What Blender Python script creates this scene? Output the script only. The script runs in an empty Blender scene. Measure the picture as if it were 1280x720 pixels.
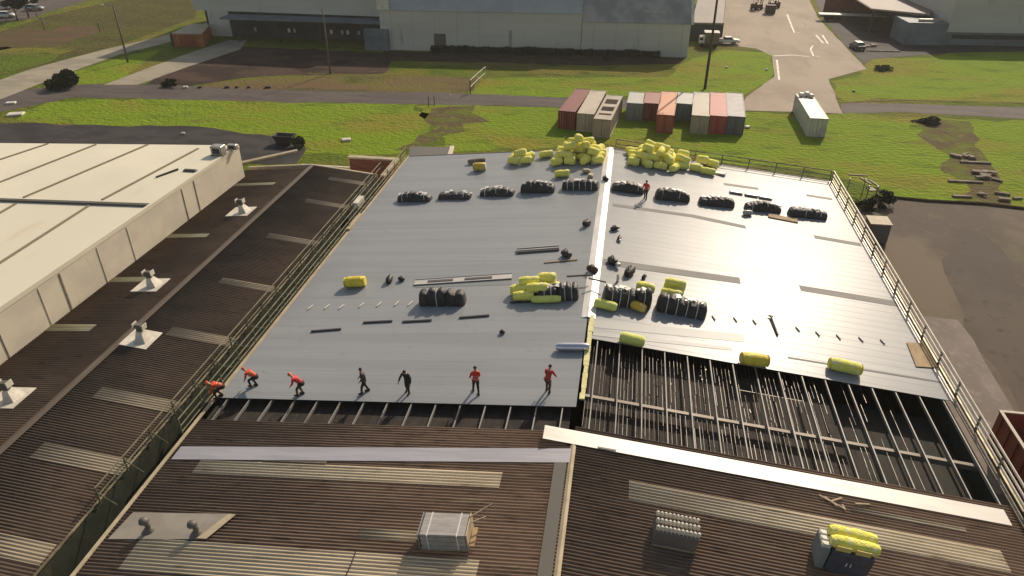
import bpy, math, random
from mathutils import Vector, Matrix, noise
random.seed(7)
R=math.radians
D=bpy.data
scn=bpy.context.scene
col=scn.collection
# ------------------------------------------------------------------ camera
F=900.; PITCH=R(30.77); YAW=R(9.1); CAM=Vector((1.3,0,33))
cd=D.cameras.new('camera'); cam=D.objects.new('camera',cd); col.objects.link(cam)
cam.location=CAM; cam.rotation_euler=(R(90)-PITCH,0,YAW)
cd.sensor_width=36; cd.lens=36*F/1280; cd.clip_end=3000; cd.clip_start=.5
scn.camera=cam
_h=Vector((-math.sin(YAW),math.cos(YAW),0)); _r=Vector((math.cos(YAW),math.sin(YAW),0))
_f=_h*math.cos(PITCH)-Vector((0,0,math.sin(PITCH))); _u=_h*math.sin(PITCH)+Vector((0,0,math.cos(PITCH)))
def ray(px,py): return _f*F+_r*(px-640)+_u*(360-py)
def G(px,py,z=0.):
    d=ray(px,py); t=(z-CAM.z)/d.z; return CAM+d*t
def onp(px,py,n,d0):
    n=Vector(n); d=ray(px,py); t=(d0-n.dot(CAM))/n.dot(d); return CAM+d*t
ZR=7.6; S=.1                       # main ridge height, roof slope
def zm(x): return ZR-S*abs(x)
def RP(px,py,h=0.):
    s=S if px>764-.138*(py-183) else -S
    return onp(px,py,(s,0,1),ZR+h)
LX=-29.8; LZ=6.2
def zl(x): return LZ-S*abs(x-LX)
def LP(px,py,right=True):
    s=S if right else -S
    return onp(px,py,(s,0,1),LZ+s*LX)
# ------------------------------------------------------------------ materials
MATS={}
def mat(name,c,rough=.7,metal=0.,c2=None,sc=(1,1,1),lo=.4,hi=.6,c3=None,sc3=(.2,.2,.2),lo3=.5,hi3=.7,bump=0.,bsc=(20,20,20),spec=.5,emit=None,detail=5,c4=None,sc4=(6,6,6),lo4=.5,hi4=.6):
    m=D.materials.new(name); m.use_nodes=True; nt=m.node_tree; b=nt.nodes['Principled BSDF']
    b.inputs['Base Color'].default_value=(*c,1); b.inputs['Roughness'].default_value=rough; b.inputs['Metallic'].default_value=metal
    b.inputs['Specular IOR Level'].default_value=spec
    tc=nt.nodes.new('ShaderNodeTexCoord')
    def nz(scale,lo,hi,det=detail):
        mp=nt.nodes.new('ShaderNodeMapping'); mp.inputs['Scale'].default_value=scale; nt.links.new(tc.outputs['Object'],mp.inputs[0])
        n=nt.nodes.new('ShaderNodeTexNoise'); n.inputs['Scale'].default_value=1; n.inputs['Detail'].default_value=det; n.inputs['Roughness'].default_value=.6
        nt.links.new(mp.outputs[0],n.inputs['Vector'])
        r=nt.nodes.new('ShaderNodeMapRange'); r.inputs[1].default_value=lo; r.inputs[2].default_value=hi; r.interpolation_type='SMOOTHSTEP'
        nt.links.new(n.outputs[0],r.inputs[0]); return r.outputs[0]
    last=None
    for cc,s_,l_,h_ in ((c2,sc,lo,hi),(c3,sc3,lo3,hi3),(c4,sc4,lo4,hi4)):
        if cc is None: continue
        mx=nt.nodes.new('ShaderNodeMix'); mx.data_type='RGBA'
        if last: nt.links.new(last,mx.inputs[6])
        else: mx.inputs[6].default_value=(*c,1)
        mx.inputs[7].default_value=(*cc,1); nt.links.new(nz(s_,l_,h_),mx.inputs[0]); last=mx.outputs[2]
    if last: nt.links.new(last,b.inputs['Base Color'])
    if bump:
        bp=nt.nodes.new('ShaderNodeBump'); bp.inputs['Strength'].default_value=1; bp.inputs['Distance'].default_value=bump
        nt.links.new(nz(bsc,.2,.8),bp.inputs['Height']); nt.links.new(bp.outputs[0],b.inputs['Normal'])
    if emit: b.inputs['Emission Color'].default_value=(*emit[0],1); b.inputs['Emission Strength'].default_value=emit[1]
    MATS[name]=m; return m
mat('grass',(.105,.150,.014),.95,c2=(.185,.165,.03),sc=(.05,.07,1),lo=.42,hi=.62,c3=(.13,.10,.04),sc3=(.022,.05,1),lo3=.55,hi3=.72,c4=(.06,.09,.012),sc4=(.2,.4,1),lo4=.5,hi4=.72,bump=.25,bsc=(1.2,1.6,1),spec=.1)
mat('lawn_olive',(.105,.095,.026),.95,c2=(.085,.075,.024),sc=(.05,.12,1),c3=(.075,.10,.015),sc3=(.03,.09,1),lo3=.52,hi3=.66,c4=(.06,.05,.018),sc4=(.3,.7,1),lo4=.52,hi4=.7,bump=.25,bsc=(1,1.4,1),spec=.1)
mat('lawn_brown',(.12,.075,.045),.95,c2=(.09,.07,.03),sc=(.1,.2,1),spec=.1)
mat('grass_bright',(.185,.27,.016),.95,c2=(.23,.215,.03),sc=(.05,.10,1),lo=.45,hi=.65,c3=(.15,.13,.035),sc3=(.06,.14,1),lo3=.62,hi3=.75,c4=(.115,.175,.014),sc4=(.16,.34,1),lo4=.5,hi4=.72,bump=.25,bsc=(1.2,1.6,1),spec=.1)
mat('grass_dry',(.16,.145,.04),.95,c2=(.17,.11,.06),sc=(.06,.1,1),c3=(.07,.09,.015),sc3=(.1,.2,1),bump=.2,bsc=(1.5,2,1),spec=.1)
mat('soil',(.085,.055,.042),.95,c2=(.045,.032,.028),sc=(.12,.2,1),c3=(.09,.085,.03),sc3=(.3,.4,1),lo3=.58,hi3=.7,bump=.1,bsc=(3,3,3),spec=.1)
mat('asphalt_old',(.085,.07,.066),.85,c2=(.11,.092,.08),sc=(.1,.5,1),c3=(.06,.05,.045),sc3=(.5,1.2,1),lo3=.55,hi3=.7,spec=.2)
mat('asphalt_yard',(.145,.112,.078),.85,c2=(.085,.066,.052),sc=(.09,.06,1),lo=.42,hi=.6,c3=(.115,.10,.055),sc3=(.14,.1,1),lo3=.54,hi3=.72,c4=(.13,.11,.09),sc4=(1.4,1.1,1),lo4=.55,hi4=.8,spec=.2)
mat('asphalt_worn',(.078,.062,.052),.85,c2=(.10,.08,.06),sc=(.12,.1,1),c3=(.06,.05,.042),sc3=(.8,.6,1),lo3=.55,hi3=.7,spec=.2)
mat('asphalt_dark',(.05,.045,.045),.85,c2=(.03,.027,.027),sc=(.2,.3,1),spec=.2)
mat('soil_grass',(.12,.145,.02),.95,c2=(.115,.085,.045),sc=(.25,.3,1),lo=.38,hi=.56,c3=(.15,.16,.035),sc3=(.6,.8,1),lo3=.52,hi3=.66,bump=.15,bsc=(1.5,2,1),spec=.1)
mat('concrete',(.36,.29,.22),.85,c2=(.29,.23,.175),sc=(.12,.05,1),lo=.4,hi=.65,c3=(.22,.18,.14),sc3=(.6,.1,1),lo3=.6,hi3=.8,spec=.2)
mat('concrete_grey',(.23,.19,.165),.85,c2=(.18,.15,.13),sc=(.2,.12,1),c3=(.26,.22,.19),sc3=(1.5,1.2,1),spec=.2)
mat('concrete_pale',(.34,.30,.22),.85,c2=(.27,.24,.18),sc=(.15,.3,1),spec=.2)
mat('dirt_dark',(.05,.034,.026),.95,c2=(.07,.05,.03),sc=(.3,.5,1),bump=.1,bsc=(3,3,3),spec=.1)
mat('white_paint',(.75,.66,.5),.7,c2=(.55,.47,.36),sc=(.7,.7,1))
# new sheet roof
def sheet_mat(name,c,cB,rough,metal):
    m=mat(name,c,rough,metal,c2=cB,sc=(.03,1.1,.2),lo=.42,hi=.6,c3=tuple(x*.86 for x in c),sc3=(.12,.10,.1),lo3=.5,hi3=.75,spec=.19,c4=tuple(x*.78 for x in c),sc4=(.9,1.4,1),lo4=.60,hi4=.78)
    nt=m.node_tree; b=nt.nodes['Principled BSDF']; tc=[n for n in nt.nodes if n.type=='TEX_COORD'][0]
    n=nt.nodes.new('ShaderNodeTexNoise'); n.inputs['Scale'].default_value=.16; n.inputs['Detail'].default_value=5
    mp=nt.nodes.new('ShaderNodeMapping'); mp.inputs['Scale'].default_value=(.5,1.6,1); nt.links.new(tc.outputs['Object'],mp.inputs[0]); nt.links.new(mp.outputs[0],n.inputs[0])
    r=nt.nodes.new('ShaderNodeMapRange'); r.inputs[3].default_value=rough-.06; r.inputs[4].default_value=rough+.1; nt.links.new(n.outputs[0],r.inputs[0]); nt.links.new(r.outputs[0],b.inputs['Roughness'])
    return m
sheet_mat('roof_sheet',(.280,.292,.300),(.252,.264,.274),.35,.0)
mat('roof_band',(.12,.118,.112),.65,.0,spec=.3,c2=(.15,.148,.14),sc=(.3,2,1))
mat('roof_band_light',(.20,.215,.215),.5,.0)
mat('flashing',(.52,.49,.45),.5,.2,c2=(.44,.42,.39),sc=(.3,2,1),lo=.45,hi=.7,c3=(.3,.27,.22),sc3=(2,3,2),lo3=.68,hi3=.8)
mat('ridge_white',(.78,.74,.70),.4,.1,c2=(.66,.62,.56),sc=(2,.4,1))
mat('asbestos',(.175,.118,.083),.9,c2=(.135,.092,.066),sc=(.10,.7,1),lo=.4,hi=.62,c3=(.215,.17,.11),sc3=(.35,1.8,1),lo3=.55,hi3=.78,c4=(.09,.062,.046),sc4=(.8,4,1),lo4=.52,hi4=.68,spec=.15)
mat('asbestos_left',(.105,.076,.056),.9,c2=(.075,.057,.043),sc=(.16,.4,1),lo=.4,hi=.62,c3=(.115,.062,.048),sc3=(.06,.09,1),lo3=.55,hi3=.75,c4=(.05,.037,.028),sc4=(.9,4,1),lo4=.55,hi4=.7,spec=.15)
mat('skylight',(.50,.425,.30),.7,spec=.2,c2=(.42,.35,.245),sc=(.25,1.5,1),c3=(.26,.20,.13),sc3=(.5,2.4,1),lo3=.55,hi3=.75)
mat('skylight_old',(.31,.26,.185),.75,spec=.2,c2=(.24,.20,.145),sc=(.3,2,1))
mat('skylight_olive',(.26,.24,.14),.6,c2=(.32,.29,.18),sc=(.6,2,1))
mat('cream_roof',(.74,.68,.53),.6,c2=(.66,.61,.48),sc=(.08,.05,1),lo=.4,hi=.65,c3=(.6,.52,.36),sc3=(.9,.15,1),lo3=.6,hi3=.85,spec=.3)
mat('cream_wall',(.66,.59,.46),.75,c2=(.58,.52,.42),sc=(.5,.25,.4),c3=(.46,.39,.29),sc3=(.9,.9,.12),lo3=.58,hi3=.8,spec=.2)
mat('coping',(.45,.37,.25),.7,c2=(.36,.3,.2),sc=(1,1,1))
mat('seam',(.20,.17,.11),.8)
mat('purlin',(.26,.25,.23),.6,.2,c2=(.17,.15,.13),sc=(2,.6,1),lo=.45,hi=.7)
mat('rafter',(.22,.19,.15),.6,.2,c2=(.16,.13,.1),sc=(.5,2,2))
mat('wire',(.20,.185,.165),.5,.5,c2=(.05,.045,.04),sc=(.8,1.2,1),lo=.5,hi=.6)
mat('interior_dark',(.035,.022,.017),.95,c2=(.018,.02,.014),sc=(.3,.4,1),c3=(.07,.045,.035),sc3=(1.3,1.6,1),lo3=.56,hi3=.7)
mat('interior_tone',(.036,.026,.020),.9,c2=(.02,.016,.013),sc=(2.2,.5,1),lo=.42,hi=.58,c3=(.08,.066,.054),sc3=(5.,1.6,1),lo3=.60,hi3=.72,c4=(.012,.010,.008),sc4=(1.,9,1),lo4=.52,hi4=.66)  # tone of the sheets added in place of the dim interior
mat('interior_tone_dark',(.016,.018,.012),.9,c2=(.030,.024,.018),sc=(1.6,.4,1),lo=.42,hi=.58,c3=(.07,.065,.055),sc3=(4.,2.,1),lo3=.66,hi3=.76)
mat('rail_white',(.62,.57,.48),.35,.6,c2=(.5,.45,.37),sc=(1,1,1))
mat('rail_dull',(.36,.30,.18),.5,.4,c2=(.17,.14,.09),sc=(1.5,1,1))
mat('rail_olive',(.20,.185,.11),.6,.2,c2=(.12,.12,.07),sc=(1.5,1,1))
mat('rail_green',(.09,.10,.05),.6,c2=(.13,.11,.06),sc=(1,1,1))
mat('moss',(.022,.035,.012),.95,c2=(.05,.035,.02),sc=(.7,.7,1),c3=(.012,.018,.016),sc3=(.4,.3,1),bump=.05,bsc=(5,5,5))
mat('yellow',(.95,.86,.15),.75,spec=.2,c2=(.84,.79,.20),sc=(1.6,1.6,1.6),c3=(.92,.90,.55),sc3=(2.5,2.5,4),lo3=.52,hi3=.66,bump=.05,bsc=(7,7,7))
mat('yellow_deep',(.75,.55,.03),.5,c2=(.8,.7,.1),sc=(2,2,2),bump=.03,bsc=(7,7,7))
mat('amber',(.70,.42,.03),.5,c2=(.6,.5,.12),sc=(2,2,2),bump=.03,bsc=(7,7,7))
mat('lime',(.74,.76,.20),.7,spec=.2,c2=(.66,.67,.18),sc=(2,2,2),bump=.03,bsc=(7,7,7))
mat('black_wrap',(.018,.016,.018),.45,c2=(.035,.028,.03),sc=(2,1,2),bump=.04,bsc=(5,5,5),c3=(.10,.09,.085),sc3=(4,4,6),lo3=.66,hi3=.75)
mat('white_strap',(.62,.60,.56),.5)
mat('dark_metal',(.035,.033,.035),.5,.3)
mat('channel_grey',(.34,.34,.33),.4,.5)
mat('channel_dark',(.10,.09,.095),.5,.3)
mat('silver_foil',(.62,.62,.68),.25,.8)
mat('plywood',(.38,.27,.14),.8,c2=(.30,.2,.1),sc=(3,1,1))
mat('timber',(.42,.33,.22),.8,c2=(.3,.22,.14),sc=(1,1,1))
mat('hivis_orange',(.80,.10,.015),.7,c2=(.62,.06,.01),sc=(5,5,5))
mat('hivis_red',(.72,.035,.025),.7,c2=(.5,.02,.015),sc=(5,5,5))
mat('cloth_dark',(.02,.02,.022),.85)
mat('cloth_grey',(.055,.05,.048),.85)
mat('cloth_brown',(.07,.045,.03),.85)
mat('cloth_olive',(.018,.019,.014),.85)
mat('skin',(.42,.24,.16),.6)
mat('boot',(.02,.015,.012),.7)
mat('hat_white',(.72,.70,.66),.4)
mat('hat_orange',(.7,.12,.02),.4)
mat('hair',(.015,.01,.008),.6)
for n_,c_ in (('cont_maroon',(.17,.022,.015)),('cont_cream',(.42,.35,.27)),('cont_tan',(.36,.30,.23)),('cont_grey',(.20,.23,.22)),('cont_rust',(.22,.045,.03)),('cont_orange',(.52,.19,.075)),('cont_pale',(.36,.37,.33)),('cont_stone',(.34,.30,.23)),('cont_red',(.33,.045,.038)),('cont_navy',(.10,.10,.14)),('cont_white',(.55,.52,.45)),('cont_brick',(.30,.06,.03)),('cont_blue',(.05,.09,.15))):
    mat(n_,c_,.55,0,c2=tuple(x*.75 for x in c_),sc=(.5,.3,.5),lo=.42,hi=.7,c3=(.22,.12,.07),sc3=(1,1,.6),lo3=.68,hi3=.8)
mat('wh_wall',(.52,.50,.45),.7,c2=(.47,.45,.41),sc=(.05,.05,.3),c3=(.22,.2,.17),sc3=(.4,.4,.08),lo3=.6,hi3=.8)
mat('wh_roof',(.36,.33,.30),.6,.1,c2=(.23,.23,.21),sc=(.2,.05,.2))
mat('wh_roof_blue',(.34,.36,.35),.7,.0,c2=(.30,.32,.31),sc=(.2,.05,.2))
mat('wh_blue',(.15,.18,.20),.7,c2=(.11,.13,.15),sc=(.2,.2,.3))
mat('wh_dark',(.045,.05,.05),.7,c2=(.03,.03,.03),sc=(.2,.2,.3))
mat('annex_roof',(.17,.14,.12),.7,c2=(.13,.11,.1),sc=(.3,.1,.1))
mat('brick',(.25,.09,.06),.85,c2=(.18,.06,.04),sc=(1,1,3))
mat('orange_wall',(.42,.15,.05),.8,c2=(.33,.11,.04),sc=(.5,.5,1))
mat('door_grey',(.10,.09,.075),.6)
mat('pole_wood',(.17,.13,.09),.9,c2=(.11,.085,.06),sc=(4,4,.6))
mat('pole_dark',(.045,.042,.032),.8)
mat('leaf_dark',(.012,.018,.008),.9,c2=(.022,.03,.01),sc=(1,1,1))
mat('leaf_mid',(.035,.05,.015),.9,c2=(.05,.065,.02),sc=(1,1,1))
mat('bark',(.08,.055,.04),.9)
mat('car_white',(.62,.60,.56),.3)
mat('car_dark',(.04,.035,.04),.3)
mat('car_silver',(.35,.34,.33),.3,.4)
mat('glass_dark',(.02,.025,.03),.1)
mat('tyre',(.015,.015,.015),.9)
mat('machine_red',(.16,.035,.02),.6,c2=(.06,.02,.015),sc=(2,2,2))
mat('machine_brown',(.10,.055,.03),.8,c2=(.05,.03,.02),sc=(2,2,2))
mat('box_olive',(.15,.13,.07),.7)
mat('galv',(.42,.40,.37),.45,.5,c2=(.3,.28,.26),sc=(2,2,2))
mat('vent_white',(.68,.64,.54),.5,c2=(.55,.5,.42),sc=(1.5,1.5,1.5))
mat('vent_grey',(.13,.12,.105),.6,.2)
mat('rubble',(.25,.20,.15),.9,c2=(.14,.11,.08),sc=(2,2,2))
mat('pack_grey',(.40,.37,.34),.5,.1,c2=(.32,.29,.27),sc=(1,5,1))
mat('pack_slate',(.075,.08,.105),.6,c2=(.06,.06,.075),sc=(3,3,3))
mat('card_buff',(.62,.50,.16),.7)
M=MATS
# ------------------------------------------------------------------ helpers
WL={}
def props(o,label=None,cat=None,group=None,kind=None):
    if label: o['label']=label
    if cat: o['category']=cat
    if group: o['group']=group
    if kind: o['kind']=kind
    return o
def thing(name,label,cat,loc=(0,0,0),group=None,rot=(0,0,0),local=False):
    o=D.objects.new(name,None); col.objects.link(o); o.location=loc; o.rotation_euler=rot; o.empty_display_size=.2
    WL[o.name]=Vector((0,0,0)) if local else Vector(loc)
    return props(o,label,cat,group)
class MB:
    def __init__(s): s.v=[]; s.f=[]
    def add(s,vs,fs):
        b=len(s.v); s.v+= [tuple(v) for v in vs]; s.f+=[[i+b for i in f] for f in fs]; return s
    def hexa(s,p): # 8 points bottom 4 ccw, top 4
        return s.add(p,[(3,2,1,0),(4,5,6,7),(0,1,5,4),(1,2,6,5),(2,3,7,6),(3,0,4,7)])
    def box(s,c,d,rz=0.,tilt=0.):
        cx,cy,cz=c; hx,hy,hz=d[0]/2,d[1]/2,d[2]/2; ca,sa=math.cos(rz),math.sin(rz); p=[]
        for z in (-hz,hz):
            for x,y in ((-hx,-hy),(hx,-hy),(hx,hy),(-hx,hy)):
                p.append((cx+x*ca-y*sa,cy+x*sa+y*ca,cz+z+tilt*x))
        return s.hexa(p)
    def bevbox(s,c,d,b=.04,rz=0.):
        # chamfered box through convex profile: stack of 4 rings
        cx,cy,cz=c; ca,sa=math.cos(rz),math.sin(rz); rings=[]
        for z,i in ((-d[2]/2,b),(-d[2]/2+b,0),(d[2]/2-b,0),(d[2]/2,b)):
            hx,hy=d[0]/2-i,d[1]/2-i; r=[]
            for x,y in ((-hx+b,-hy),(hx-b,-hy),(hx,-hy+b),(hx,hy-b),(hx-b,hy),(-hx+b,hy),(-hx,hy-b),(-hx,-hy+b)):
                r.append((cx+x*ca-y*sa,cy+x*sa+y*ca,cz+z))
            rings.append(r)
        return s.loft(rings)
    def loft(s,rings,cap=True,close=True):
        n=len(rings[0]); b=len(s.v)
        for r in rings: s.v+=[tuple(v) for v in r]
        for i in range(len(rings)-1):
            for j in range(n if close else n-1):
                k=(j+1)%n; s.f.append([b+i*n+j,b+i*n+k,b+(i+1)*n+k,b+(i+1)*n+j])
        if cap:
            s.f.append([b+j for j in range(n)][::-1]); s.f.append([b+(len(rings)-1)*n+j for j in range(n)])
        return s
    def tube(s,pts,r,n=6,r1=None):
        pts=[Vector(p) for p in pts]; rings=[]
        for i,p in enumerate(pts):
            d=(pts[min(i+1,len(pts)-1)]-pts[max(i-1,0)]).normalized()
            a=d.orthogonal().normalized() if i==0 else (a-d*a.dot(d)).normalized(); c=d.cross(a)
            rr=r if r1 is None else r+(r1-r)*i/(len(pts)-1)
            rings.append([p+a*rr*math.cos(t)+c*rr*math.sin(t) for t in [2*math.pi*k/n for k in range(n)]])
        return s.loft(rings)
    def lathe(s,prof,c=(0,0,0),n=16):
        return s.loft([[(c[0]+r*math.cos(2*math.pi*k/n),c[1]+r*math.sin(2*math.pi*k/n),c[2]+z) for k in range(n)] for r,z in prof])
    def prism(s,pts,z0,z1):
        n=len(pts); b=len(s.v); s.v+=[(p[0],p[1],z0) for p in pts]+[(p[0],p[1],z1) for p in pts]
        s.f.append([b+i for i in range(n)][::-1]); s.f.append([b+n+i for i in range(n)])
        for i in range(n): j=(i+1)%n; s.f.append([b+i,b+j,b+n+j,b+n+i])
        return s
    def poly(s,pts): return s.add(pts,[list(range(len(pts)))])
    def sheet(s,x0,x1,prof,zf,th=.02,nx=1):
        # corrugated sheet: prof = [(y,dz)], runs along x on surface zf(x)
        xs=[x0+(x1-x0)*i/nx for i in range(nx+1)]; n=len(prof); b=len(s.v)
        for x in xs:
            z=zf(x)
            s.v+=[(x,y,z+d) for y,d in prof]; s.v+=[(x,y,z+d-th) for y,d in prof]
        for i in range(nx):
            o=b+i*2*n; p=o+2*n
            for j in range(n-1):
                s.f.append([o+j,p+j,p+j+1,o+j+1]); s.f.append([o+n+j+1,p+n+j+1,p+n+j,o+n+j])
            s.f.append([o+n,p+n,p,o]); s.f.append([o+n-1,p+n-1,p+2*n-1,o+2*n-1])
        for o,fl in ((b,0),(b+nx*2*n,1)):
            for j in range(n-1):
                q=[o+j,o+j+1,o+n+j+1,o+n+j]; s.f.append(q[::-1] if fl else q)
        return s
    def build(s,name,m,parent=None,smooth=False,label=None,cat=None,group=None,kind=None,base=None,rot=None):
        me=D.meshes.new(name)
        if parent is not None: off=WL.get(parent.name,Vector((0,0,0)))
        elif kind=='structure' or base=='none': off=Vector((0,0,0))
        else:
            xs=[v[0] for v in s.v]; ys=[v[1] for v in s.v]; zs=[v[2] for v in s.v]
            off=Vector(((min(xs)+max(xs))/2,(min(ys)+max(ys))/2,min(zs)))
        me.from_pydata([tuple(Vector(v)-off) for v in s.v],[],s.f); me.update()
        if isinstance(m,str): m=M[m]
        me.materials.append(m)
        if smooth:
            for p in me.polygons: p.use_smooth=True
        o=D.objects.new(name,me); col.objects.link(o)
        if parent is not None: o.parent=parent
        else: o.location=off
        WL[o.name]=off
        return props(o,label,cat,group,kind)
def shade_auto(o,ang=40):
    me=o.data
    for p in me.polygons: p.use_smooth=True
    try: me.set_sharp_from_angle(angle=R(ang))
    except Exception: pass
    return o
def copy_tree(o,parent=None):
    c=o.copy(); col.objects.link(c); c.parent=parent
    for ch in list(o.children): copy_tree(ch,c)
    return c
used={}
def place(key,proto,loc,rot,label,group=None,m=None):
    o=proto if key not in used else copy_tree(proto); used[key]=1
    o.location=loc; o.rotation_euler=rot; o['label']=label
    if group: o['group']=group
    return o
def tilt(x): return S*1. if x>0 else -S*1.   # euler y of an object lying on the main roof
# ------------------------------------------------------------------ ground
def sheet_flat(name,pts,z,m,kind='structure',jit=0.,step=2.5,seed=0,**k):
    rnd=random.Random(seed or hash(name)%999+len(pts)); out=[]
    pts=[Vector((p[0],p[1],0)) for p in pts]
    for i,p in enumerate(pts):
        q=pts[(i+1)%len(pts)]; L=(q-p).length; n=max(1,int(L/step)) if jit else 1
        d=(q-p); nn=Vector((-d.y,d.x,0)).normalized()
        for j in range(n):
            w=p+d*j/n
            if jit: w=w+nn*(noise.noise(w*.25)*jit*1.6+rnd.uniform(-jit,jit)*.5)
            out.append((w.x,w.y,z))
    return MB().poly(out).build(name,m,kind=kind,**k)
def gp(L,z=0): return [G(x,y,z) for x,y in L]
g=MB(); n=30
g.add([(-900,-300,0),(900,-300,0),(900,1600,0),(-900,1600,0)],[(0,1,2,3)]).build('ground','grass',kind='structure')
sheet_flat('grass',gp([(60,125),(180,123),(330,126),(520,130),(545,160),(500,192),(380,193),(300,172),(150,160),(20,150)]),.01,'grass_bright',jit=1.2)
sheet_flat('grass',gp([(520,131),(700,134),(930,141),(1060,144),(1290,152),(1290,262),(1120,250),(1060,222),(1010,214),(760,182),(560,190)]),.01,'grass_bright',jit=1.2)
sheet_flat('grass',gp([(600,95),(690,96),(850,80),(905,62),(962,66),(968,95),(930,118),(700,122),(580,121)]),.01,'grass_bright',jit=.6)
sheet_flat('grass',gp([(1090,73),(1160,72),(1190,64),(1295,66),(1295,130),(1100,124),(1050,128),(1040,102),(1075,92)]),.01,'grass_bright',jit=.8)
sheet_flat('dry_grass',gp([(-60,60),(60,20),(190,-10),(250,-10),(244,22),(150,56),(60,80),(-60,110)]),.006,'lawn_olive')
sheet_flat('soil',gp([(-20,48),(20,36),(60,38),(100,30),(130,38),(90,52),(40,58),(-20,66)]),.010,'lawn_brown',jit=1.6)
sheet_flat('grass',gp([(-60,62),(10,58),(90,60),(60,78),(-60,108)]),.010,'grass',jit=1.2)
sheet_flat('grass',gp([(75,95),(125,80),(165,68),(200,62),(150,103),(95,106)]),.012,'grass_bright',jit=.5)
sheet_flat('dry_grass',gp([(205,112),(330,96),(470,93),(600,95),(590,112),(560,118),(400,117),(240,120)]),.012,'grass_dry',jit=1.)
sheet_flat('soil',gp([(175,110),(240,72),(300,58),(480,66),(490,78),(480,92),(330,95),(230,108)]),.014,'soil',jit=.8)
sheet_flat('soil',gp([(540,135),(590,132),(600,150),(560,170),(520,188),(500,188),(535,160)]),.016,'soil_grass',jit=1.6)
sheet_flat('soil',gp([(1150,150),(1210,152),(1225,190),(1240,215),(1262,262),(1215,262),(1190,215),(1160,170)]),.016,'soil_grass',jit=1.6)
sheet_flat('wall_foot_shade',gp([(480,64),(600,66),(735,70),(858,73),(850,80),(735,82),(600,78),(470,76)]),.018,'dirt_dark',jit=.5)  # dark ground colour stands in for the shade at the warehouse foot
sheet_flat('grass',gp([(470,77),(600,79),(735,83),(850,80),(835,97),(600,97),(470,92)]),.013,'grass',jit=.4)
sheet_flat('road',gp([(-60,128),(20,112),(110,105),(200,106),(320,112),(560,116),(700,122),(935,128),(935,139),(700,134),(560,131),(320,127),(190,124),(90,122),(-60,152)]),.02,'asphalt_old',jit=.35)
sheet_flat('road',gp([(1050,129),(1120,129.5),(1300,135),(1300,150),(1120,140),(1050,142)]),.02,'asphalt_old',jit=.3)
sheet_flat('yard',gp([(-60,152),(100,156),(250,158),(345,172),(385,186),(370,205),(300,205),(-60,200)]),.022,'asphalt_dark',jit=.5)
sheet_flat('path',gp([(-40,114),(40,86),(130,62),(200,46),(262,28),(262,38),(215,52),(150,68),(75,95),(-40,140)]),.024,'concrete_pale',jit=.12)
sheet_flat('path',gp([(130,106),(215,74),(285,50),(310,50),(300,62),(240,82),(172,106)]),.024,'concrete_pale',jit=.12)
sheet_flat('concrete_driveway',gp([(905,-25),(1000,-25),(1022,22),(1060,62),(1083,86),(1062,92),(1036,99),(1043,118),(1053,142),(925,138),(932,122),(968,96),(965,70),(945,61),(915,57),(890,50),(905,0)]),.026,'concrete',jit=.1)
sheet_flat('yard',gp([(1015,-10),(1300,-10),(1300,64),(1190,66),(1140,70),(1092,74),(1080,80),(1050,50),(1028,22)]),.022,'asphalt_dark',jit=.2)
sheet_flat('yard',gp([(1078,248),(1140,250),(1290,262),(1500,275),(1500,760),(1180,760),(1060,300)]),.02,'asphalt_yard',jit=.3)
sheet_flat('yard_patch',gp([(1186,285),(1222,292),(1262,330),(1300,380),(1500,500),(1500,760),(1330,650),(1282,535),(1240,460),(1216,420),(1200,392),(1178,340)]),.023,'asphalt_worn',jit=.9)
sheet_flat('concrete_strip',gp([(1150,395),(1196,400),(1216,425),(1282,540),(1310,610),(1230,620),(1160,480)]),.026,'concrete_grey',jit=.08)
# verge between yard and grass, slightly raised edge
e=gp([(1108,247),(1160,252),(1230,256),(1290,263)])
MB().tube([(p.x,p.y,.08) for p in e],.22,8).build('kerb_bank','dirt_dark',kind='structure')
# road paint marks on the driveway
def strip(pxs,w,z=.032):
    pts=gp(pxs); L=[];Rr=[]
    for i,p in enumerate(pts):
        d=(pts[min(i+1,len(pts)-1)]-pts[max(i-1,0)]); nn=Vector((-d.y,d.x,0)).normalized()*w/2
        L.append((p+nn)); Rr.append((p-nn))
    m=MB()
    for i in range(len(pts)-1): m.add([(L[i].x,L[i].y,z),(Rr[i].x,Rr[i].y,z),(Rr[i+1].x,Rr[i+1].y,z),(L[i+1].x,L[i+1].y,z)],[(0,1,2,3)])
    return m
mk=MB()
for L,w in (([(971,75),(974,100)],.35),([(967,70),(990,69),(1012,71)],.4),([(1016,57),(1013,62),(1017,70),(1025,71)],.3),([(1020,44),(1029,54)],.35),([(1028,44),(1035,55)],.35),([(984,18),(990,34),(993,41),(999,41)],.35)):
    q=strip(L,w); mk.add(q.v,q.f)
mk.build('painted_markings','white_paint',kind='structure')
mk=MB()
for L,w in (([(966,73),(1075,75)],.12),([(938,118),(1046,116)],.12),([(965,36),(1036,38)],.12),([(967,62),(1010,55),(1055,56)],.1)):
    q=strip(L,w,.03); mk.add(q.v,q.f)
mk.build('concrete_joints','concrete_grey',kind='structure')
q=strip([(0,235),(0,236)],.1)
# long kerb light line on the verges
for L,nm in (([(385,92),(470,94),(520,93)],'kerb'),([(1055,128),(1130,125),(1290,129)],'kerb')):
    q=strip(L,.5,.03); q.build(nm,'grass_dry',kind='structure')
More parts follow.
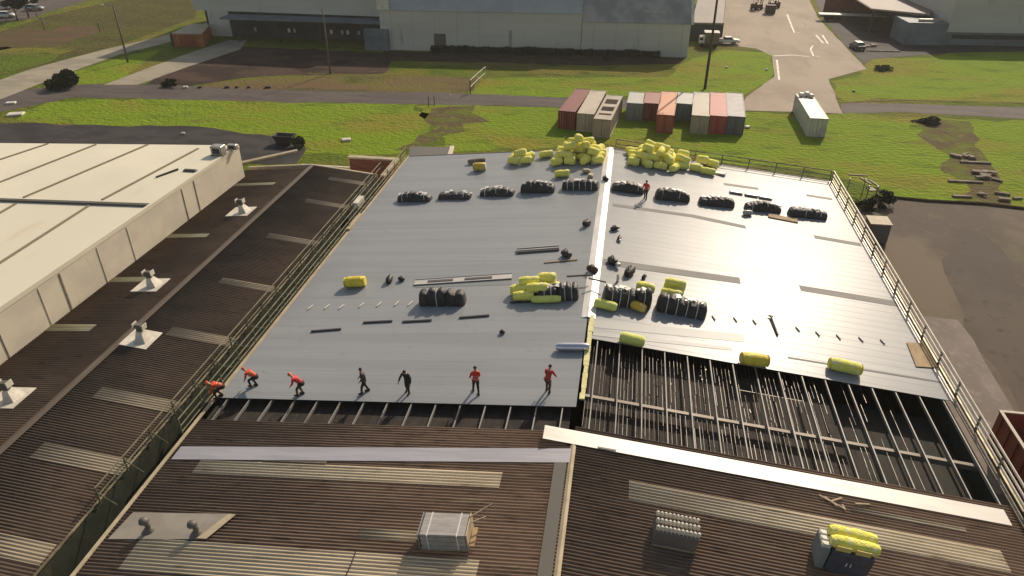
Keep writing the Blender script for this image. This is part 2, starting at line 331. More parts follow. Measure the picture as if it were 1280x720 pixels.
# ------------------------------------------------------------------ main building
def corr(y0,y1,pitch=.19,amp=.031,k=6):
    n=int((y1-y0)/pitch*k); return [(y0+(y1-y0)*i/n,amp*(math.cos(2*math.pi*((y0+(y1-y0)*i/n)/pitch)))) for i in range(n+1)]
def ribs(y0,y1,pitch=.76,h=.004):
    out=[(y0,0)]; y=math.ceil(y0/pitch)*pitch+.05
    while y<y1-.1:
        out+=[(y,0),(y+.02,h),(y+.05,h),(y+.07,0)]; y+=pitch
    return out+[(y1,0)]
EL=-21.35; ER=21.85; YB=71.3; YN=14.
mb=thing('factory_building','large central shed, rear half re-roofed in pale sheet, front half old dark corrugated roof','building',(0,43,0))
nl=MB().sheet(EL,-.05,ribs(30.3,YB),zm,.03); nr=MB().sheet(.05,ER,ribs(36.95,YB),zm,.03)
nl.build('new_roof','roof_sheet',mb); nr.build('new_roof','roof_sheet',mb)
ol=MB().sheet(EL,-.04,corr(YN,28.3),zm,.012).build('old_roof','asbestos',mb,smooth=True,label='dark brown corrugated old roof, left slope')
orr=MB().sheet(.04,ER,corr(YN,28.75),zm,.012).build('old_roof','asbestos',mb,smooth=True,label='dark brown corrugated old roof, right slope')
def on(par,x0,x1,y0,y1,m,nm='skylight',lift=.024,zf=zm,th=.008):
    a=MB().sheet(x0,x1,corr(y0,y1),lambda x:zf(x)+lift,th); return a.build(nm,m,par,smooth=True)
on(ol,-19.4,-3.2,24.15,25.2,'skylight'); on(ol,-19.5,-3.3,18.2,19.95,'skylight')
on(ol,-9.1,-6.3,20.75,21.3,'skylight_old')
on(orr,2.9,20.0,24.35,25.6,'skylight'); on(ol,-15.9,-12.4,25.25,25.62,'skylight_old')
on(orr,13.5,18.8,26.35,26.6,'skylight_old')
# bands on new roof (flat strips darker than the sheet)
def band(x0,x1,y0,y1,m='roof_band',nm='roof_strip',skew=0):
    z=.014; MB().hexa([(x0,y0,zm(x0)+.001),(x1,y0+skew,zm(x1)+.001),(x1,y1+skew,zm(x1)+.001),(x0,y1,zm(x0)+.001),(x0,y0,zm(x0)+z),(x1,y0+skew,zm(x1)+z),(x1,y1+skew,zm(x1)+z),(x0,y1,zm(x0)+z)]).build(nm,m,mb)
def bandpx(pxa,pxb,w,m='roof_band'):
    a=RP(*pxa); b=RP(*pxb); band(a.x,b.x,a.y-w/2,a.y+w/2,m,skew=b.y-a.y)
bandpx((766,256),(866,270),.55);bandpx((866,270),(932,284),.6)
bandpx((754,327),(925,351),.9);bandpx((1000,360),(1122,380),.8)
bandpx((905,230),(948,236),.5);bandpx((1008,244),(1040,249),.45);bandpx((1018,296),(1076,306),.6)
bandpx((738,404),(930,423),.9,'roof_band_light');bandpx((738,417),(915,436),.35,'roof_band_light');bandpx((985,447),(1190,480),.16)
bandpx((640,352),(520,356),.0+.9,'roof_band_light')
# purlins, rafters, mesh
for i in range(15):
    x=EL+.7+1.42*i
    MB().box((x,28.8,zm(x)-.16),(.06,3.6,.2)).build('purlin','purlin',mb)
for i in range(16):
    x=.75+1.37*i
    MB().box((x,32.7,zm(x)-.15),(.06,9.2,.2)).build('purlin','purlin',mb)
def sloped_beam(x0,x1,y,d,w,dz,nm,m,par):
    MB().hexa([(x0,y-w/2,zm(x0)-dz-d),(x1,y-w/2,zm(x1)-dz-d),(x1,y+w/2,zm(x1)-dz-d),(x0,y+w/2,zm(x0)-dz-d),(x0,y-w/2,zm(x0)-dz),(x1,y-w/2,zm(x1)-dz),(x1,y+w/2,zm(x1)-dz),(x0,y+w/2,zm(x0)-dz)]).build(nm,m,par)
sloped_beam(.2,ER-.4,31.75,.35,.22,.27,'rafter','rafter',mb)
for y in (41.,51.,61.,22.): 
    sloped_beam(.2,ER-.4,y,.35,.2,.27,'rafter','rafter',mb); sloped_beam(EL+.4,-.2,y,.35,.2,.27,'rafter','rafter',mb)
sloped_beam(EL+.4,-.2,31.75,.35,.22,.27,'rafter','rafter',mb)
# ragged safety mesh wires and torn foil under the right opening
random.seed(11)
w=MB()
for i in range(74):
    x=.35+i*.24
    if abs(((x-.75)/1.37)%1-.5)>.42: continue
    y=28.9
    while y<36.9:
        L=random.uniform(1.2,4.); dens=.95 if x<9 else (.8 if x<14 else .4)
        if random.random()<dens:
            xs=x+random.uniform(-.04,.04); w.box((xs,y+L/2,zm(x)-.33+random.uniform(-.05,.03)),(random.choice((.012,.018,.024)),L,.02))
        y+=L+random.uniform(.02,.2)
for i in range(8):
    x=random.uniform(.5,21) if random.random()<.4 else random.uniform(4,14); y=random.uniform(29,36.6)
    w.box((x,y,zm(x)-.36),(random.uniform(.03,.08),random.uniform(.05,.3),.02),random.uniform(-.15,.15))
w.build('ceiling_mesh','wire',mb,kind='stuff')
w=MB()
for k in range(12):
    y=29.3+k*.62
    if random.random()<.1:
        x0=random.uniform(6,10); x1=x0+random.uniform(3,8); w.add([(x0,y,zm(x0)-.4),(x1,y,zm(x1)-.4),(x1,y+.03,zm(x1)-.4),(x0,y+.03,zm(x0)-.4)],[(0,1,2,3)])
w.build('ceiling_mesh','wire',mb,kind='stuff')
# walls
mat('wall_dark',(.026,.030,.018),.9,c2=(.012,.02,.01),sc=(.6,1.5,.9),c3=(.075,.06,.038),sc3=(1,1.0,.5),lo3=.6,hi3=.75)  # near-black green wall tone with random lighter brown patches
MB().box((EL+.25,(YN+YB)/2,2.6),(.2,YB-YN,5.2)).build('wall','wall_dark',mb); MB().box((ER-.3,(YN+YB)/2,2.55),(.2,YB-YN,5.1)).build('wall','wall_dark',mb)
gb=MB()
for y in (YB-.15,YN+.15):
    gb.add([(EL+.36,y-.1,0),(0,y-.1,0),(0,y-.1,ZR-.1),(EL+.36,y-.1,zm(EL)-.1),(EL+.36,y+.1,0),(0,y+.1,0),(0,y+.1,ZR-.1),(EL+.36,y+.1,zm(EL)-.1)],[(0,1,2,3),(7,6,5,4),(2,6,7,3)])
    gb.add([(0,y-.1,0),(ER-.41,y-.1,0),(ER-.41,y-.1,zm(ER)-.1),(0,y-.1,ZR-.1),(0,y+.1,0),(ER-.41,y+.1,0),(ER-.41,y+.1,zm(ER)-.1),(0,y+.1,ZR-.1)],[(0,1,2,3),(7,6,5,4),(2,6,7,3)])
gb.build('gable_wall','cream_wall',mb)
MB().sheet(.3,14.6,[(28.95,0),(36.9,0)],lambda x:zm(x)-.95,.02).build('interior_tone_sheet','interior_tone',mb)  # sheets added under the openings to give the dim interior its brown tone
MB().sheet(14.7,ER-.5,[(28.95,0),(36.9,0)],lambda x:zm(x)-1.6,.02).build('interior_tone_sheet','interior_tone_dark',mb)  # darker added sheet where the interior is dimmer
MB().sheet(EL+.5,-.3,[(28.0,0),(32.5,0)],lambda x:zm(x)-.45,.02).build('interior_tone_sheet','interior_tone',mb)
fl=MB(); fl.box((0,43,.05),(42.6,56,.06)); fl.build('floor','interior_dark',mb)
random.seed(5)
# ridge cap, eave flashings, apron strips
def vcap(y0,y1,w,m,nm,h=.05,xo=0):
    MB().loft([[(xo-w,y,zm(w)+.03),(xo,y,ZR+h),(xo+w,y,zm(w)+.03),(xo+w,y,zm(w)-.0),(xo,y,ZR+h-.03),(xo-w,y,zm(w)-.0)] for y in (y0,y1)]).build(nm,m,mb)
vcap(39.2,YB+.15,.45,'ridge_white','ridge_cap',.09)
vcap(YN,27.3,.14,'coping','ridge_cap',.10,.06)
x0,x1=-.75,-.16
MB().hexa([(x0,YN,zm(x0)+.03),(x1,YN,zm(x1)+.03),(x1,26.1,zm(x1)+.03),(x0,26.1,zm(x0)+.03),(x0,YN,zm(x0)+.06),(x1,YN,zm(x1)+.06),(x1,26.1,zm(x1)+.06),(x0,26.1,zm(x0)+.06)]).build('ridge_flashing','door_grey',mb)
# yellow foam strip left of the opening
st=MB(); random.seed(3); y=30.9
while y<39.2:
    L=random.uniform(.4,.9); wv=random.uniform(.11,.17); st.box((.22+random.uniform(-.03,.03),y+L/2,ZR+.05),(wv*2,L-.02,random.uniform(.05,.12)),random.uniform(-.06,.06)); y+=L
st.build('foam_closure_strip',mat('foam_cream',(.72,.68,.36),.8,c2=(.6,.55,.25),sc=(4,4,4)),mb)
def apron(a,b,w,m,lift=.055):
    x0,x1=a[0],b[0]
    pts=[(x0,a[1]-w/2),(x1,b[1]-w/2),(x1,b[1]+w/2),(x0,a[1]+w/2)]
    MB().hexa([(x,y,ZR-S*(x if x1>5 else -x)+lift-.012) for x,y in pts]+[(x,y,ZR-S*(x if x1>5 else -x)+lift+.012) for x,y in pts]).build('cover_flashing',m,mb)
apron((-21.1,25.55),(-.02,26.5),.98,mat('flash_grey',(.40,.39,.42),.5,.2,c2=(.34,.335,.36),sc=(.2,3,1),c3=(.25,.24,.25),sc3=(1,4,1),lo3=.66,hi3=.8),.05)
apron((-1.5,27.8),(21.2,27.8),1.0,'flashing',.085)
for a,b,x in ((YN,YB,EL),):
    MB().box((x-.07,(a+b)/2,zm(x)+.03),(.2,b-a,.06)).build('eave_flashing','coping',mb)
MB().box((ER+.05,(36.9+YB)/2,zm(ER)-.02),(.22,YB-36.9,.10)).build('gutter','galv',mb)
MB().box((ER+.05,(YN+36.9)/2,zm(ER)-.02),(.22,36.9-YN-.01,.10)).build('gutter','rafter',mb)
for s_,xx in ((1,ER),(-1,EL)):
    MB().hexa([(0,YB,ZR-.1),(xx,YB,zm(xx)-.1),(xx,YB+.08,zm(xx)-.1),(0,YB+.08,ZR-.1),(0,YB,ZR+.05),(xx,YB,zm(xx)+.05),(xx,YB+.08,zm(xx)+.05),(0,YB+.08,ZR+.05)]).build('barge_flashing','annex_roof',mb)
# ragged paint on the old roof: white membrane sheet with two sheared stubs
mat('panel_dull',(.30,.27,.225),.7,c2=(.25,.225,.19),sc=(.5,.5,1),spec=.2)
sh=thing('roof_panel','large beige-grey sheet laid over the dark corrugated roof beside the left gap','roof panel',(-18.5,20.6,zm(-18.5)+.05))
MB().hexa([(x,y,zm(x)+.045) for x,y in ((-21.1,19.75),(-16.3,20.1),(-15.7,21.65),(-20.9,21.4))]+[(x,y,zm(x)+.06) for x,y in ((-21.1,19.75),(-16.3,20.1),(-15.7,21.65),(-20.9,21.4))]).build('sheet','panel_dull',sh)
MB().hexa([(x,y,zm(x)+.07) for x,y in ((-16.7,20.1),(-16.2,20.1),(-15.5,21.6),(-15.9,21.6))]+[(x,y,zm(x)+.1) for x,y in ((-16.7,20.1),(-16.2,20.1),(-15.5,21.6),(-15.9,21.6))]).build('folded_edge','coping',sh)
for px,py,lab in ((187,664,'dark bent vent pipe at the left on the pale sheet'),(247,668,'dark bent vent pipe at the right on the pale sheet')):
    p=RP(px,py); b=thing('vent_pipe',lab,'vent pipe',(p.x,p.y,p.z+.05),'vent pipes on the pale sheet')
    MB().tube([(p.x,p.y,p.z+.04),(p.x,p.y,p.z+.5),(p.x-.1,p.y-.02,p.z+.62)],.13,10).build('pipe','vent_grey',b,True)
    MB().lathe([(.3,0),(.28,.05),(.15,.16),(.14,.2)],(p.x,p.y,p.z+.05),14).build('collar','vent_grey',b,True)
    MB().lathe([(.2,0),(.24,.05),(.2,.2),(.05,.26)],(p.x-.1,p.y-.02,p.z+.6),12).build('cowl','vent_grey',b,True)
# ------------------------------------------------------------------ left brown building
lb=thing('old_shed','low dark brown corrugated shed between the cream building and the guard rail','building',(-29.8,37,0))
YL=65.3
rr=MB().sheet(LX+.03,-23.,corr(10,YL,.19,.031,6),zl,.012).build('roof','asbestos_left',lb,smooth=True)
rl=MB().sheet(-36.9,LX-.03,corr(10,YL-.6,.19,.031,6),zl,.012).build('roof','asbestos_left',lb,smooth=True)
def onl(par,x0,x1,y0,y1,m): 
    MB().sheet(x0,x1,corr(y0,y1,.19,.031,6),lambda x:zl(x)+.024,.008).build('skylight',m,par,smooth=True)
def skyl(pa,pb,w,right,m):
    a=LP(*pa,right);b=LP(*pb,right); y=(a.y+b.y)/2; x0=min(a.x,b.x);x1=max(a.x,b.x)
    if right: x1=min(x1+.15,-23.05); x0=max(x0,LX+1.2)
    else: x0=max(x0,-36.8); x1=min(x1,LX-.4)
    onl(rr if right else rl,x0,x1,y-w/2,y+w/2,m)
for pa,pb,w in (((409,225),(470,230),.75),((380,253),(440,258),.75),((332,297),(398,302),.8),((273,353),(350,361),.85),((210,415),(298,428),.95),((120,492),(222,508),1.05),((43,566),(160,582),1.15),((-40,672),(56,694),1.2)): skyl(pa,pb,w,True,'skylight_old')
for pa,pb,w in (((205,294),(258,296),.7),((125,349),(185,350),.75),((45,409),(115,411),.8),((-80,607),(8,609),1.2),((285,233),(345,228),.6)): skyl(pa,pb,w,False,'skylight_olive')
MB().loft([[(LX-.25,y,zl(LX-.25)+.05),(LX,y,LZ+.12),(LX+.25,y,zl(LX+.25)+.05),(LX,y,LZ+.06)] for y in (10,YL)]).build('ridge_cap',mat('ridge_brown',(.085,.066,.05),.85,c2=(.14,.12,.09),sc=(3,.12,1),lo=.55,hi=.65),lb)
MB().box((-23.05,(10+YL)/2,2.7),(.16,YL-10,5.35)).build('wall','wall_dark',lb)
for s_,xx in ((1,-23.),(-1,-36.9)):
    MB().hexa([(LX,YL,LZ-.3),(xx,YL,zl(xx)-.3),(xx,YL+.25,zl(xx)-.3),(LX,YL+.25,LZ-.3),(LX,YL,LZ+.1),(xx,YL,zl(xx)+.1),(xx,YL+.25,zl(xx)+.1),(LX,YL+.25,LZ+.1)]).build('barge_board','coping',lb)
MB().box((LX,YL-.2,2.8),(13.6,.2,5.)).build('gable_wall','cream_wall',lb)
MB().box((-23.0,(10+YL)/2,zl(-23)+.07),(.12,YL-10,.08)).build('eave_flashing','rail_dull',lb)
# turning ventilators
def ventilator():
    t=thing('roof_ventilator','x','roof ventilator',(0,0,0),'ventilators on the old shed',local=True)
    MB().box((-.1,0,.05),(2.1,1.9,.04)).build('flashing_sheet','vent_white',t)
    MB().loft([[(-.1,-.48,.07),(.62,-.48,.07),(.62,.48,.07),(-.1,.48,.07)],[(-.1,-.2,.72),(.26,-.2,.72),(.26,.2,.72),(-.1,.2,.72)]]).build('cone','vent_white',t)
    MB().lathe([(.2,.72),(.24,.74),(.24,.92),(.2,.95)],(.08,0,0),n=14).build('throat','vent_grey',t)
    hd=MB(); hd.box((.08,0,1.06),(.5,.42,.2)); hd.box((.08,0,1.185),(.4,.32,.05)); hd.build('hood','vent_grey',t)
    for s_ in (-1,1): MB().box((.08+s_*.34,0,1.08),(.06,.46,.36),0).build('wind_plate','vent_white',t)
    return t
vp=ventilator()
for (px,py),rt,lab in (((176,424),True,'nearest whole roof ventilator, on a square white flashing'),((190,357),False,'roof ventilator second up from the front, beyond the shed ridge'),((303,265),False,'farthest roof ventilator, small beside the cream wall'),((14,498),False,'roof ventilator cut by the left edge of the picture')):
    p=LP(px,py,rt); place('vent',vp,p,(0,tilt(1) if rt else tilt(-1),0),lab)
# gutter zone between the buildings
gz=MB(); gz.box((-22.2,42,3.3),(1.5,57,.3)); gz.build('box_gutter','moss',label='dark mossy box gutter in the gap between the two sheds',cat='gutter')
random.seed(21)
gt=MB()
for i in range(230):
    y=random.uniform(21,66); x=random.uniform(-22.8,-21.65); sz=random.uniform(.12,.5); z=3.45
    gt.box((x,y,z+sz*.3),(sz,random.uniform(.2,1.1),sz*.6),random.uniform(0,3))
gt.build('gutter_weeds','moss',kind='stuff',label='weeds and litter in the gutter between the sheds',cat='weeds')
# ------------------------------------------------------------------ guard rails
def guard(name,label,pts,zo,hs,mr,mp,spacing=2.4,r=.035,toe=None,extra=None):
    base=Vector(pts[0]); t=thing(name,label,'guard rail',base)
    for k,h in enumerate(hs):
        tb=MB(); tb.tube([(p[0],p[1],p[2]+h) for p in pts],r,6)
        tb.build('top_rail' if k==0 else ('mid_rail' if k==1 else 'bottom_rail'),mr,t)
    for i in range(len(pts)-1):
        a=Vector(pts[i]);b=Vector(pts[i+1]); L=(b-a).length; n=max(1,round(L/spacing))
        for j in range(n+1 if i==len(pts)-2 else n):
            p=a+(b-a)*j/n; q=MB(); q.tube([(p.x+zo,p.y,p.z-.1),(p.x,p.y,p.z+hs[0]+.03)],r*1.05,6)
            if extra: q.tube([(p.x+extra,p.y,p.z-.05),(p.x,p.y,p.z+hs[0]*.7)],r*.8,5)
            q.build('post',mp,t)
    if toe: 
        tb=MB()
        for i in range(len(pts)-1):
            a=Vector(pts[i]);b=Vector(pts[i+1]); tb.tube([a+Vector((0,0,.1)),b+Vector((0,0,.1))],r*1.3,4)
        tb.build('toe_board',toe,t)
    return t
guard('guard_rail','bright three-bar guard rail along the right eave of the new roof',[(ER+.35,16,zm(ER)-.1),(ER+.35,YB+.2,zm(ER)-.1)],0,(1.1,.72,.36),'rail_white','rail_dull',3.,.065,'rail_dull')
guard('guard_rail','low guard rail across the rear gable, right of the ridge',[(.6,YB+.35,ZR-.2),(ER+.2,YB+.35,zm(ER)-.1)],0,(1.05,.6,.2),'rail_dull','rail_dull',2.8,.06)
guard('guard_rail','rusty guard rail on the left eave of the new roof, beside the workers',[(EL-.25,27,zm(EL)),(EL-.25,YB,zm(EL))],0,(1.1,.6,.2),'rail_olive','rail_green',2.2,.04)
guard('guard_rail','rusty guard rail along the edge of the old shed, over the gutter gap',[(-22.85,21.7,zl(-22.9)+.1),(-22.85,YL+1,zl(-22.9)+.1)],0,(.95,.45),'rail_olive','rail_green',2.2,.04,extra=.9)
# brace mesh panels between the rails (walkway planks and diagonals)
dg=thing('scaffold_walkway','narrow scaffold walkway with cross braces in the gap left of the new roof','scaffold',(-22.2,45,4.6))
MB().box((-22.15,49,4.75),(.75,37,.06)).build('plank','moss',dg)
for i in range(17):
    y=30.5+i*2.2
    MB().tube([(-22.75,y,4.7),(-21.62,y+.02,5.9)],.03,5).build('brace','rail_green',dg)
    MB().tube([(-22.75,y+.3,5.7),(-21.62,y+.3,5.7)],.03,5).build('ledger','rail_green',dg)
MB().box((-22.2,57.8,6.0),(.5,1.7,.5)).build('white_sheeting','vent_white',dg)
MB().box((-21.5,54.5,5.62),(.35,3.2,.14)).build('edge_board','coping',dg)
# ------------------------------------------------------------------ cream building far left
cb=thing('cream_warehouse','tall cream warehouse with a broad ribbed flat roof at the left edge','building',(-46,40,0))
ZT=8.9
A=Vector((-36.95,12,0)); B=Vector((-36.2,62.7,0)); Cc=G(-30,178.5,ZT); 
roofpts=[A,B,Cc,Vector((-110,45,0)),Vector((-110,12,0))]
sA=G(172,253,ZT); sB=G(-30,246,ZT); dd=(sB-sA).normalized()
sC=sA+dd*75; sA0=Vector((A.x+(B.x-A.x)*(sA.y-12)/50.7,sA.y,0))
MB().prism([(sA0.x,sA0.y),(B.x,B.y),(Cc.x,Cc.y),(-112,52),(sC.x,sC.y)],ZT-.3,ZT).build('upper_roof','cream_roof',cb)
MB().prism([(A.x,A.y),(sA0.x,sA0.y-.01),(sC.x,sC.y-.01),(-112,12)],ZT-.75,ZT-.2).build('lower_roof','cream_roof',cb)
m=MB(); m.prism([(A.x-.0,A.y),(A.x+.25,A.y),(B.x+.25,B.y+.1),(B.x,B.y+.1)],0,ZT-.302); m.build('wall','cream_wall',cb)
MB().prism([(A.x+.05,A.y-.1),(A.x+.28,A.y),(B.x+.28,B.y+.15),(B.x+.05,B.y+.1)],ZT-.3,ZT+.02).build('parapet_coping','cream_roof',cb)
m=MB(); d2=(Cc-B); nn=Vector((-d2.y,d2.x,0)).normalized()
MB().prism([(B.x,B.y+.1),(B.x-.1,B.y-.2),(Cc.x,Cc.y-.25),(Cc.x,Cc.y)],0,ZT-.31).build('rear_wall','cream_wall',cb)
for (ax,ay),(bx,by),lo in (((248,186),(128,250),0),((185,181),(30,247),0),((120,181),(-10,232),0),((60,180),(-40,213),0),((112,257),(-40,355),.2),((20,255),(-40,290),.2)):
    a=G(ax,ay,ZT-lo);b=G(bx,by,ZT-lo); z=ZT-lo
    d=(b-a).normalized(); nn=Vector((-d.y,d.x,0))*.12
    MB().hexa([(a.x-nn.x,a.y-nn.y,z+.002),(b.x-nn.x,b.y-nn.y,z+.002),(b.x+nn.x,b.y+nn.y,z+.002),(a.x+nn.x,a.y+nn.y,z+.002),(a.x-nn.x,a.y-nn.y,z+.07),(b.x-nn.x,b.y-nn.y,z+.07),(b.x+nn.x,b.y+nn.y,z+.07),(a.x+nn.x,a.y+nn.y,z+.07)]).build('roof_seam','seam',cb)
def wx(y): return A.x+(B.x-A.x)*(y-12)/50.7+.25
for y,w_ in ((54.5,.08),(52.6,.06),(37.6,.12),(35.6,.04),(31.8,.05),(45,.03),(41.5,.03)):
    MB().box((wx(y)+.02,y,ZT-1.9),(.05,w_,3.)).build('downpipe','cream_wall' if w_<.05 else 'rubble',cb)
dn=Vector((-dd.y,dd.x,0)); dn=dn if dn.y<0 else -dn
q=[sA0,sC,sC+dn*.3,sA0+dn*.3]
MB().prism([(t_.x,t_.y) for t_ in (q if (q[1]-q[0]).cross(q[2]-q[1]).z>0 else q[::-1])],ZT-.198,ZT-.02).build('step_shade_strip','door_grey',cb)  # dark strip painted in for the shadow along the roof step
# rooftop units on the cream roof
def rooftop(px,py,lab,dx=1.,dy=.7,dz=.9,nm='air_conditioner',cat='air conditioner'):
    p=G(px,py,ZT); t=thing(nm,lab,cat,p)
    MB().bevbox((p.x,p.y,p.z+dz/2+.05),(dx,dy,dz),.04).build('casing','galv',t)
    MB().box((p.x,p.y-dy/2-.02,p.z+dz/2+.05),(dx*.6,.03,dz*.6)).build('grille','dark_metal',t)
    MB().box((p.x,p.y,p.z+.03),(dx*1.15,dy*1.1,.05)).build('base','seam',t)
rooftop(274,193,'grey air conditioner box near the far corner of the cream roof',1.1,.9,.85)
rooftop(291,186,'small white hooded unit right at the far corner of the cream roof',.9,.5,.4,'roof_hatch','roof hatch')
p=G(212,217,ZT); MB().tube([(p.x-.6,p.y-1.1,ZT+.06),(p.x+.3,p.y+.9,ZT+.1)],.09,6).build('roof_pipe','dark_metal',label='short dark pipe lying on the cream roof',cat='pipe')
p=G(238,214,ZT); MB().bevbox((p.x,p.y,ZT+.08),(1.2,.4,.14),.03).build('roof_pad','dark_metal',label='small dark pad on the cream roof near its wall edge',cat='pad')
# ------------------------------------------------------------------ rear of site: walls and small shed
rw=thing('yard_wall','maroon yard enclosure with a pale coping beyond the old shed','wall',G(470,210,4))
a=G(437,197,4.6);b=G(499,197,4.6)
MB().box(((a.x+b.x)/2,a.y,2.4),(b.x-a.x,.3,4.4)).build('wall','brick',rw); MB().box(((a.x+b.x)/2,a.y,4.7),(b.x-a.x+.2,.7,.2)).build('coping','coping',rw)
MB().box((b.x,(a.y+67)/2,2.4),(.3,a.y-67.5,4.4)).build('wall','brick',rw); MB().box((b.x,(a.y+67)/2,4.72),(.5,a.y-67.3,.2)).build('coping','coping',rw)
MB().box(((a.x+b.x)/2-5,a.y-1.5,2.1),(5.5,.25,4)).build('wall','cream_wall',rw)
hs=thing('pump_house','small grey flat-roofed block behind the left rear corner of the new roof','building',G(535,205,0))
c=[G(512,183,2.8),G(563,184,2.8),G(556,205,2.8),G(512,203,2.8)]
MB().prism([(q.x,q.y) for q in c[::-1]],0,2.6).build('wall','cream_wall',hs)
MB().prism([(q.x,q.y) for q in c[::-1]],2.61,2.8).build('roof','door_grey',hs)
q=c[1]; r_=c[2]
MB().hexa([(q.x,q.y,2.82),(q.x+.5,q.y,2.82),(r_.x+.6,r_.y,2.82),(r_.x,r_.y,2.82),(q.x,q.y,3.0),(q.x+.5,q.y,3.0),(r_.x+.6,r_.y,3.0),(r_.x,r_.y,3.0)]).build('fascia','cream_wall',hs)
p=G(357,180,0); t=thing('rubbish_skip','dark open skip standing in the yard behind the old shed','skip',p)
MB().loft([[(p.x-.9,p.y-.6,.1),(p.x+.9,p.y-.6,.1),(p.x+.9,p.y+.6,.1),(p.x-.9,p.y+.6,.1)],[(p.x-1.4,p.y-.8,1.3),(p.x+1.4,p.y-.8,1.3),(p.x+1.4,p.y+.8,1.3),(p.x-1.4,p.y+.8,1.3)],[(p.x-1.3,p.y-.7,1.3),(p.x+1.3,p.y-.7,1.3),(p.x+1.3,p.y+.7,1.3),(p.x-1.3,p.y+.7,1.3)],[(p.x-.8,p.y-.5,.3),(p.x+.8,p.y-.5,.3),(p.x+.8,p.y+.5,.3),(p.x-.8,p.y+.5,.3)]]).build('tub','car_dark',t)
MB().box((p.x,p.y+.82,1.2),(2.9,.08,.12)).build('rim','galv',t)
for L,lab in (([(300,206),(372,190)],'light concrete edging beside the dark yard behind the shed'),):
    a=G(*L[0]);b=G(*L[1]); MB().tube([(a.x,a.y,.1),(b.x,b.y,.1)],.3,5).build('edging','coping',label=lab,cat='edging')
# ------------------------------------------------------------------ containers
def container(loc,rz,m,lab,L=12.,group='shipping containers on the grass',Wd=2.44,H=2.6,opened=False,roofm=None,dirty=None):
    t=thing('shipping_container',lab,'container',loc,group,rot=(0,0,rz),local=True)
    k=int(L/.28); prof=[]
    for i in range(k+1):
        y=-L/2+.1+(L-.2)*i/k; prof.append((y,0 if i%2 else .045))
    body=MB()
    for s_ in (-1,1):
        # corrugated side wall
        vs=[];n=len(prof)
        for y,d in prof: vs.append((s_*(Wd/2-.05+0*d-d),y,.15)); 
        for y,d in prof: vs.append((s_*(Wd/2-.05-d),y,H-.12))
        body.add(vs,[((i,i+1,n+i+1,n+i) if s_>0 else (n+i,n+i+1,i+1,i)) for i in range(n-1)])
    kk=8
    pe=[(-Wd/2+.1+(Wd-.2)*i/kk,0 if i%2 else .045) for i in range(kk+1)]
    n=len(pe); body.add([(x,L/2-.05-d,.15) for x,d in pe]+[(x,L/2-.05-d,H-.12) for x,d in pe],[(n+i,n+i+1,i+1,i) for i in range(n-1)])
    body.box((0,0,.1),(Wd-.12,L-.12,.12)); body.build('body',m,t)
    fr=MB()
    for sx in (-1,1):
        for sy in (-1,1): fr.box((sx*(Wd/2-.06),sy*(L/2-.06),H/2),(.12,.12,H))
        fr.box((sx*(Wd/2-.05),0,H-.07),(.1,L-.24,.13)); fr.box((sx*(Wd/2-.05),0,.08),(.1,L-.24,.15))
    for sy in (-1,1): fr.box((0,sy*(L/2-.06),H-.07),(Wd-.24,.1,.13)); fr.box((0,sy*(L/2-.06),.08),(Wd-.24,.1,.15))
    fr.build('frame',m,t)
    if not opened:
        rf=MB(); n=int(L/.5); pr=[(-L/2+.1+(L-.2)*i/n,0 if i%2 else -.02) for i in range(n+1)]
        rf.sheet(-Wd/2+.1,Wd/2-.1,pr,lambda x:H-.03,.02).build('roof',roofm or m,t)
        if dirty:
            for y0,w_ in dirty: MB().box((.0,y0,H+.0),(Wd*.72,w_,.02)).build('rust_patch','soil',t)
        for s_ in (-1,1):
            dr=MB(); dr.box((s_*(Wd/4-.05),-L/2+.08,H/2),(Wd/2-.16,.06,H-.36)).build('door',m,t)
            for q in (.18,.42):
                MB().tube([(s_*(Wd/2-.1-q*1.4),-L/2+.02,.2),(s_*(Wd/2-.1-q*1.4),-L/2+.02,H-.2)],.025,5).build('locking_bar','galv',t)
    return t
def cont_px(fl,fr,bl,br,m,lab,**k):
    # front-left/right and back-left/right top corners in the picture
    H=k.get('H',2.6)
    a=G(*fl,H);b=G(*fr,H);c_=G(*bl,H);d_=G(*br,H)
    f=(a+b)/2; q=(c_+d_)/2; L=(q-f).length; rz=math.atan2(-(q-f).x,(q-f).y)
    LL=12.1 if L>8 else 6.06
    L=LL if abs(L-LL)<2.5 else L
    dd=(q-f).normalized(); ctr=f+dd*L/2
    return container((ctr.x,ctr.y,0),rz,m,lab,L=L,**k)
cont_px((697,139),(720,139),(716,116),(735,116),'cont_maroon','maroon container, leftmost of the left group of three')
cont_px((722,142),(742,142),(737,117),(755,117),'cont_cream','plain cream container in the middle of the left group of three',Wd=2.4)
cont_px((743,149),(763,149),(757,122),(777,122),'cont_tan','tan container with rust-stained roof, rightmost of the left group',dirty=((-3.6,.5),(-1.,1.8),(2.6,2.2)))
cont_px((784,129),(804,129),(787,117),(806,117),'cont_grey','short grey container at the left end of the right row',roofm=M['cont_pale'])
cont_px((804.5,129),(824,129),(806.5,117),(826,117),'cont_rust','short rust red container second from the left in the right row')
cont_px((821,143.5),(843,143.5),(827,117.5),(847,117.5),'cont_brick','container with pale orange roof and red doors standing forward in the right row',roofm=M['cont_orange'])
cont_px((845,129.5),(864,129.5),(848,117.5),(867,117.5),'cont_grey','short container with white roof set back in the middle of the right row',roofm=M['cont_pale'])
cont_px((865,144.5),(887,144.5),(868,117.5),(887,117.5),'cont_stone','stone coloured container left of the red-roofed one in the right row')
cont_px((887,144.5),(909,145),(888,117.5),(907,117.5),'cont_red','container with red roof between the stone and navy ones')
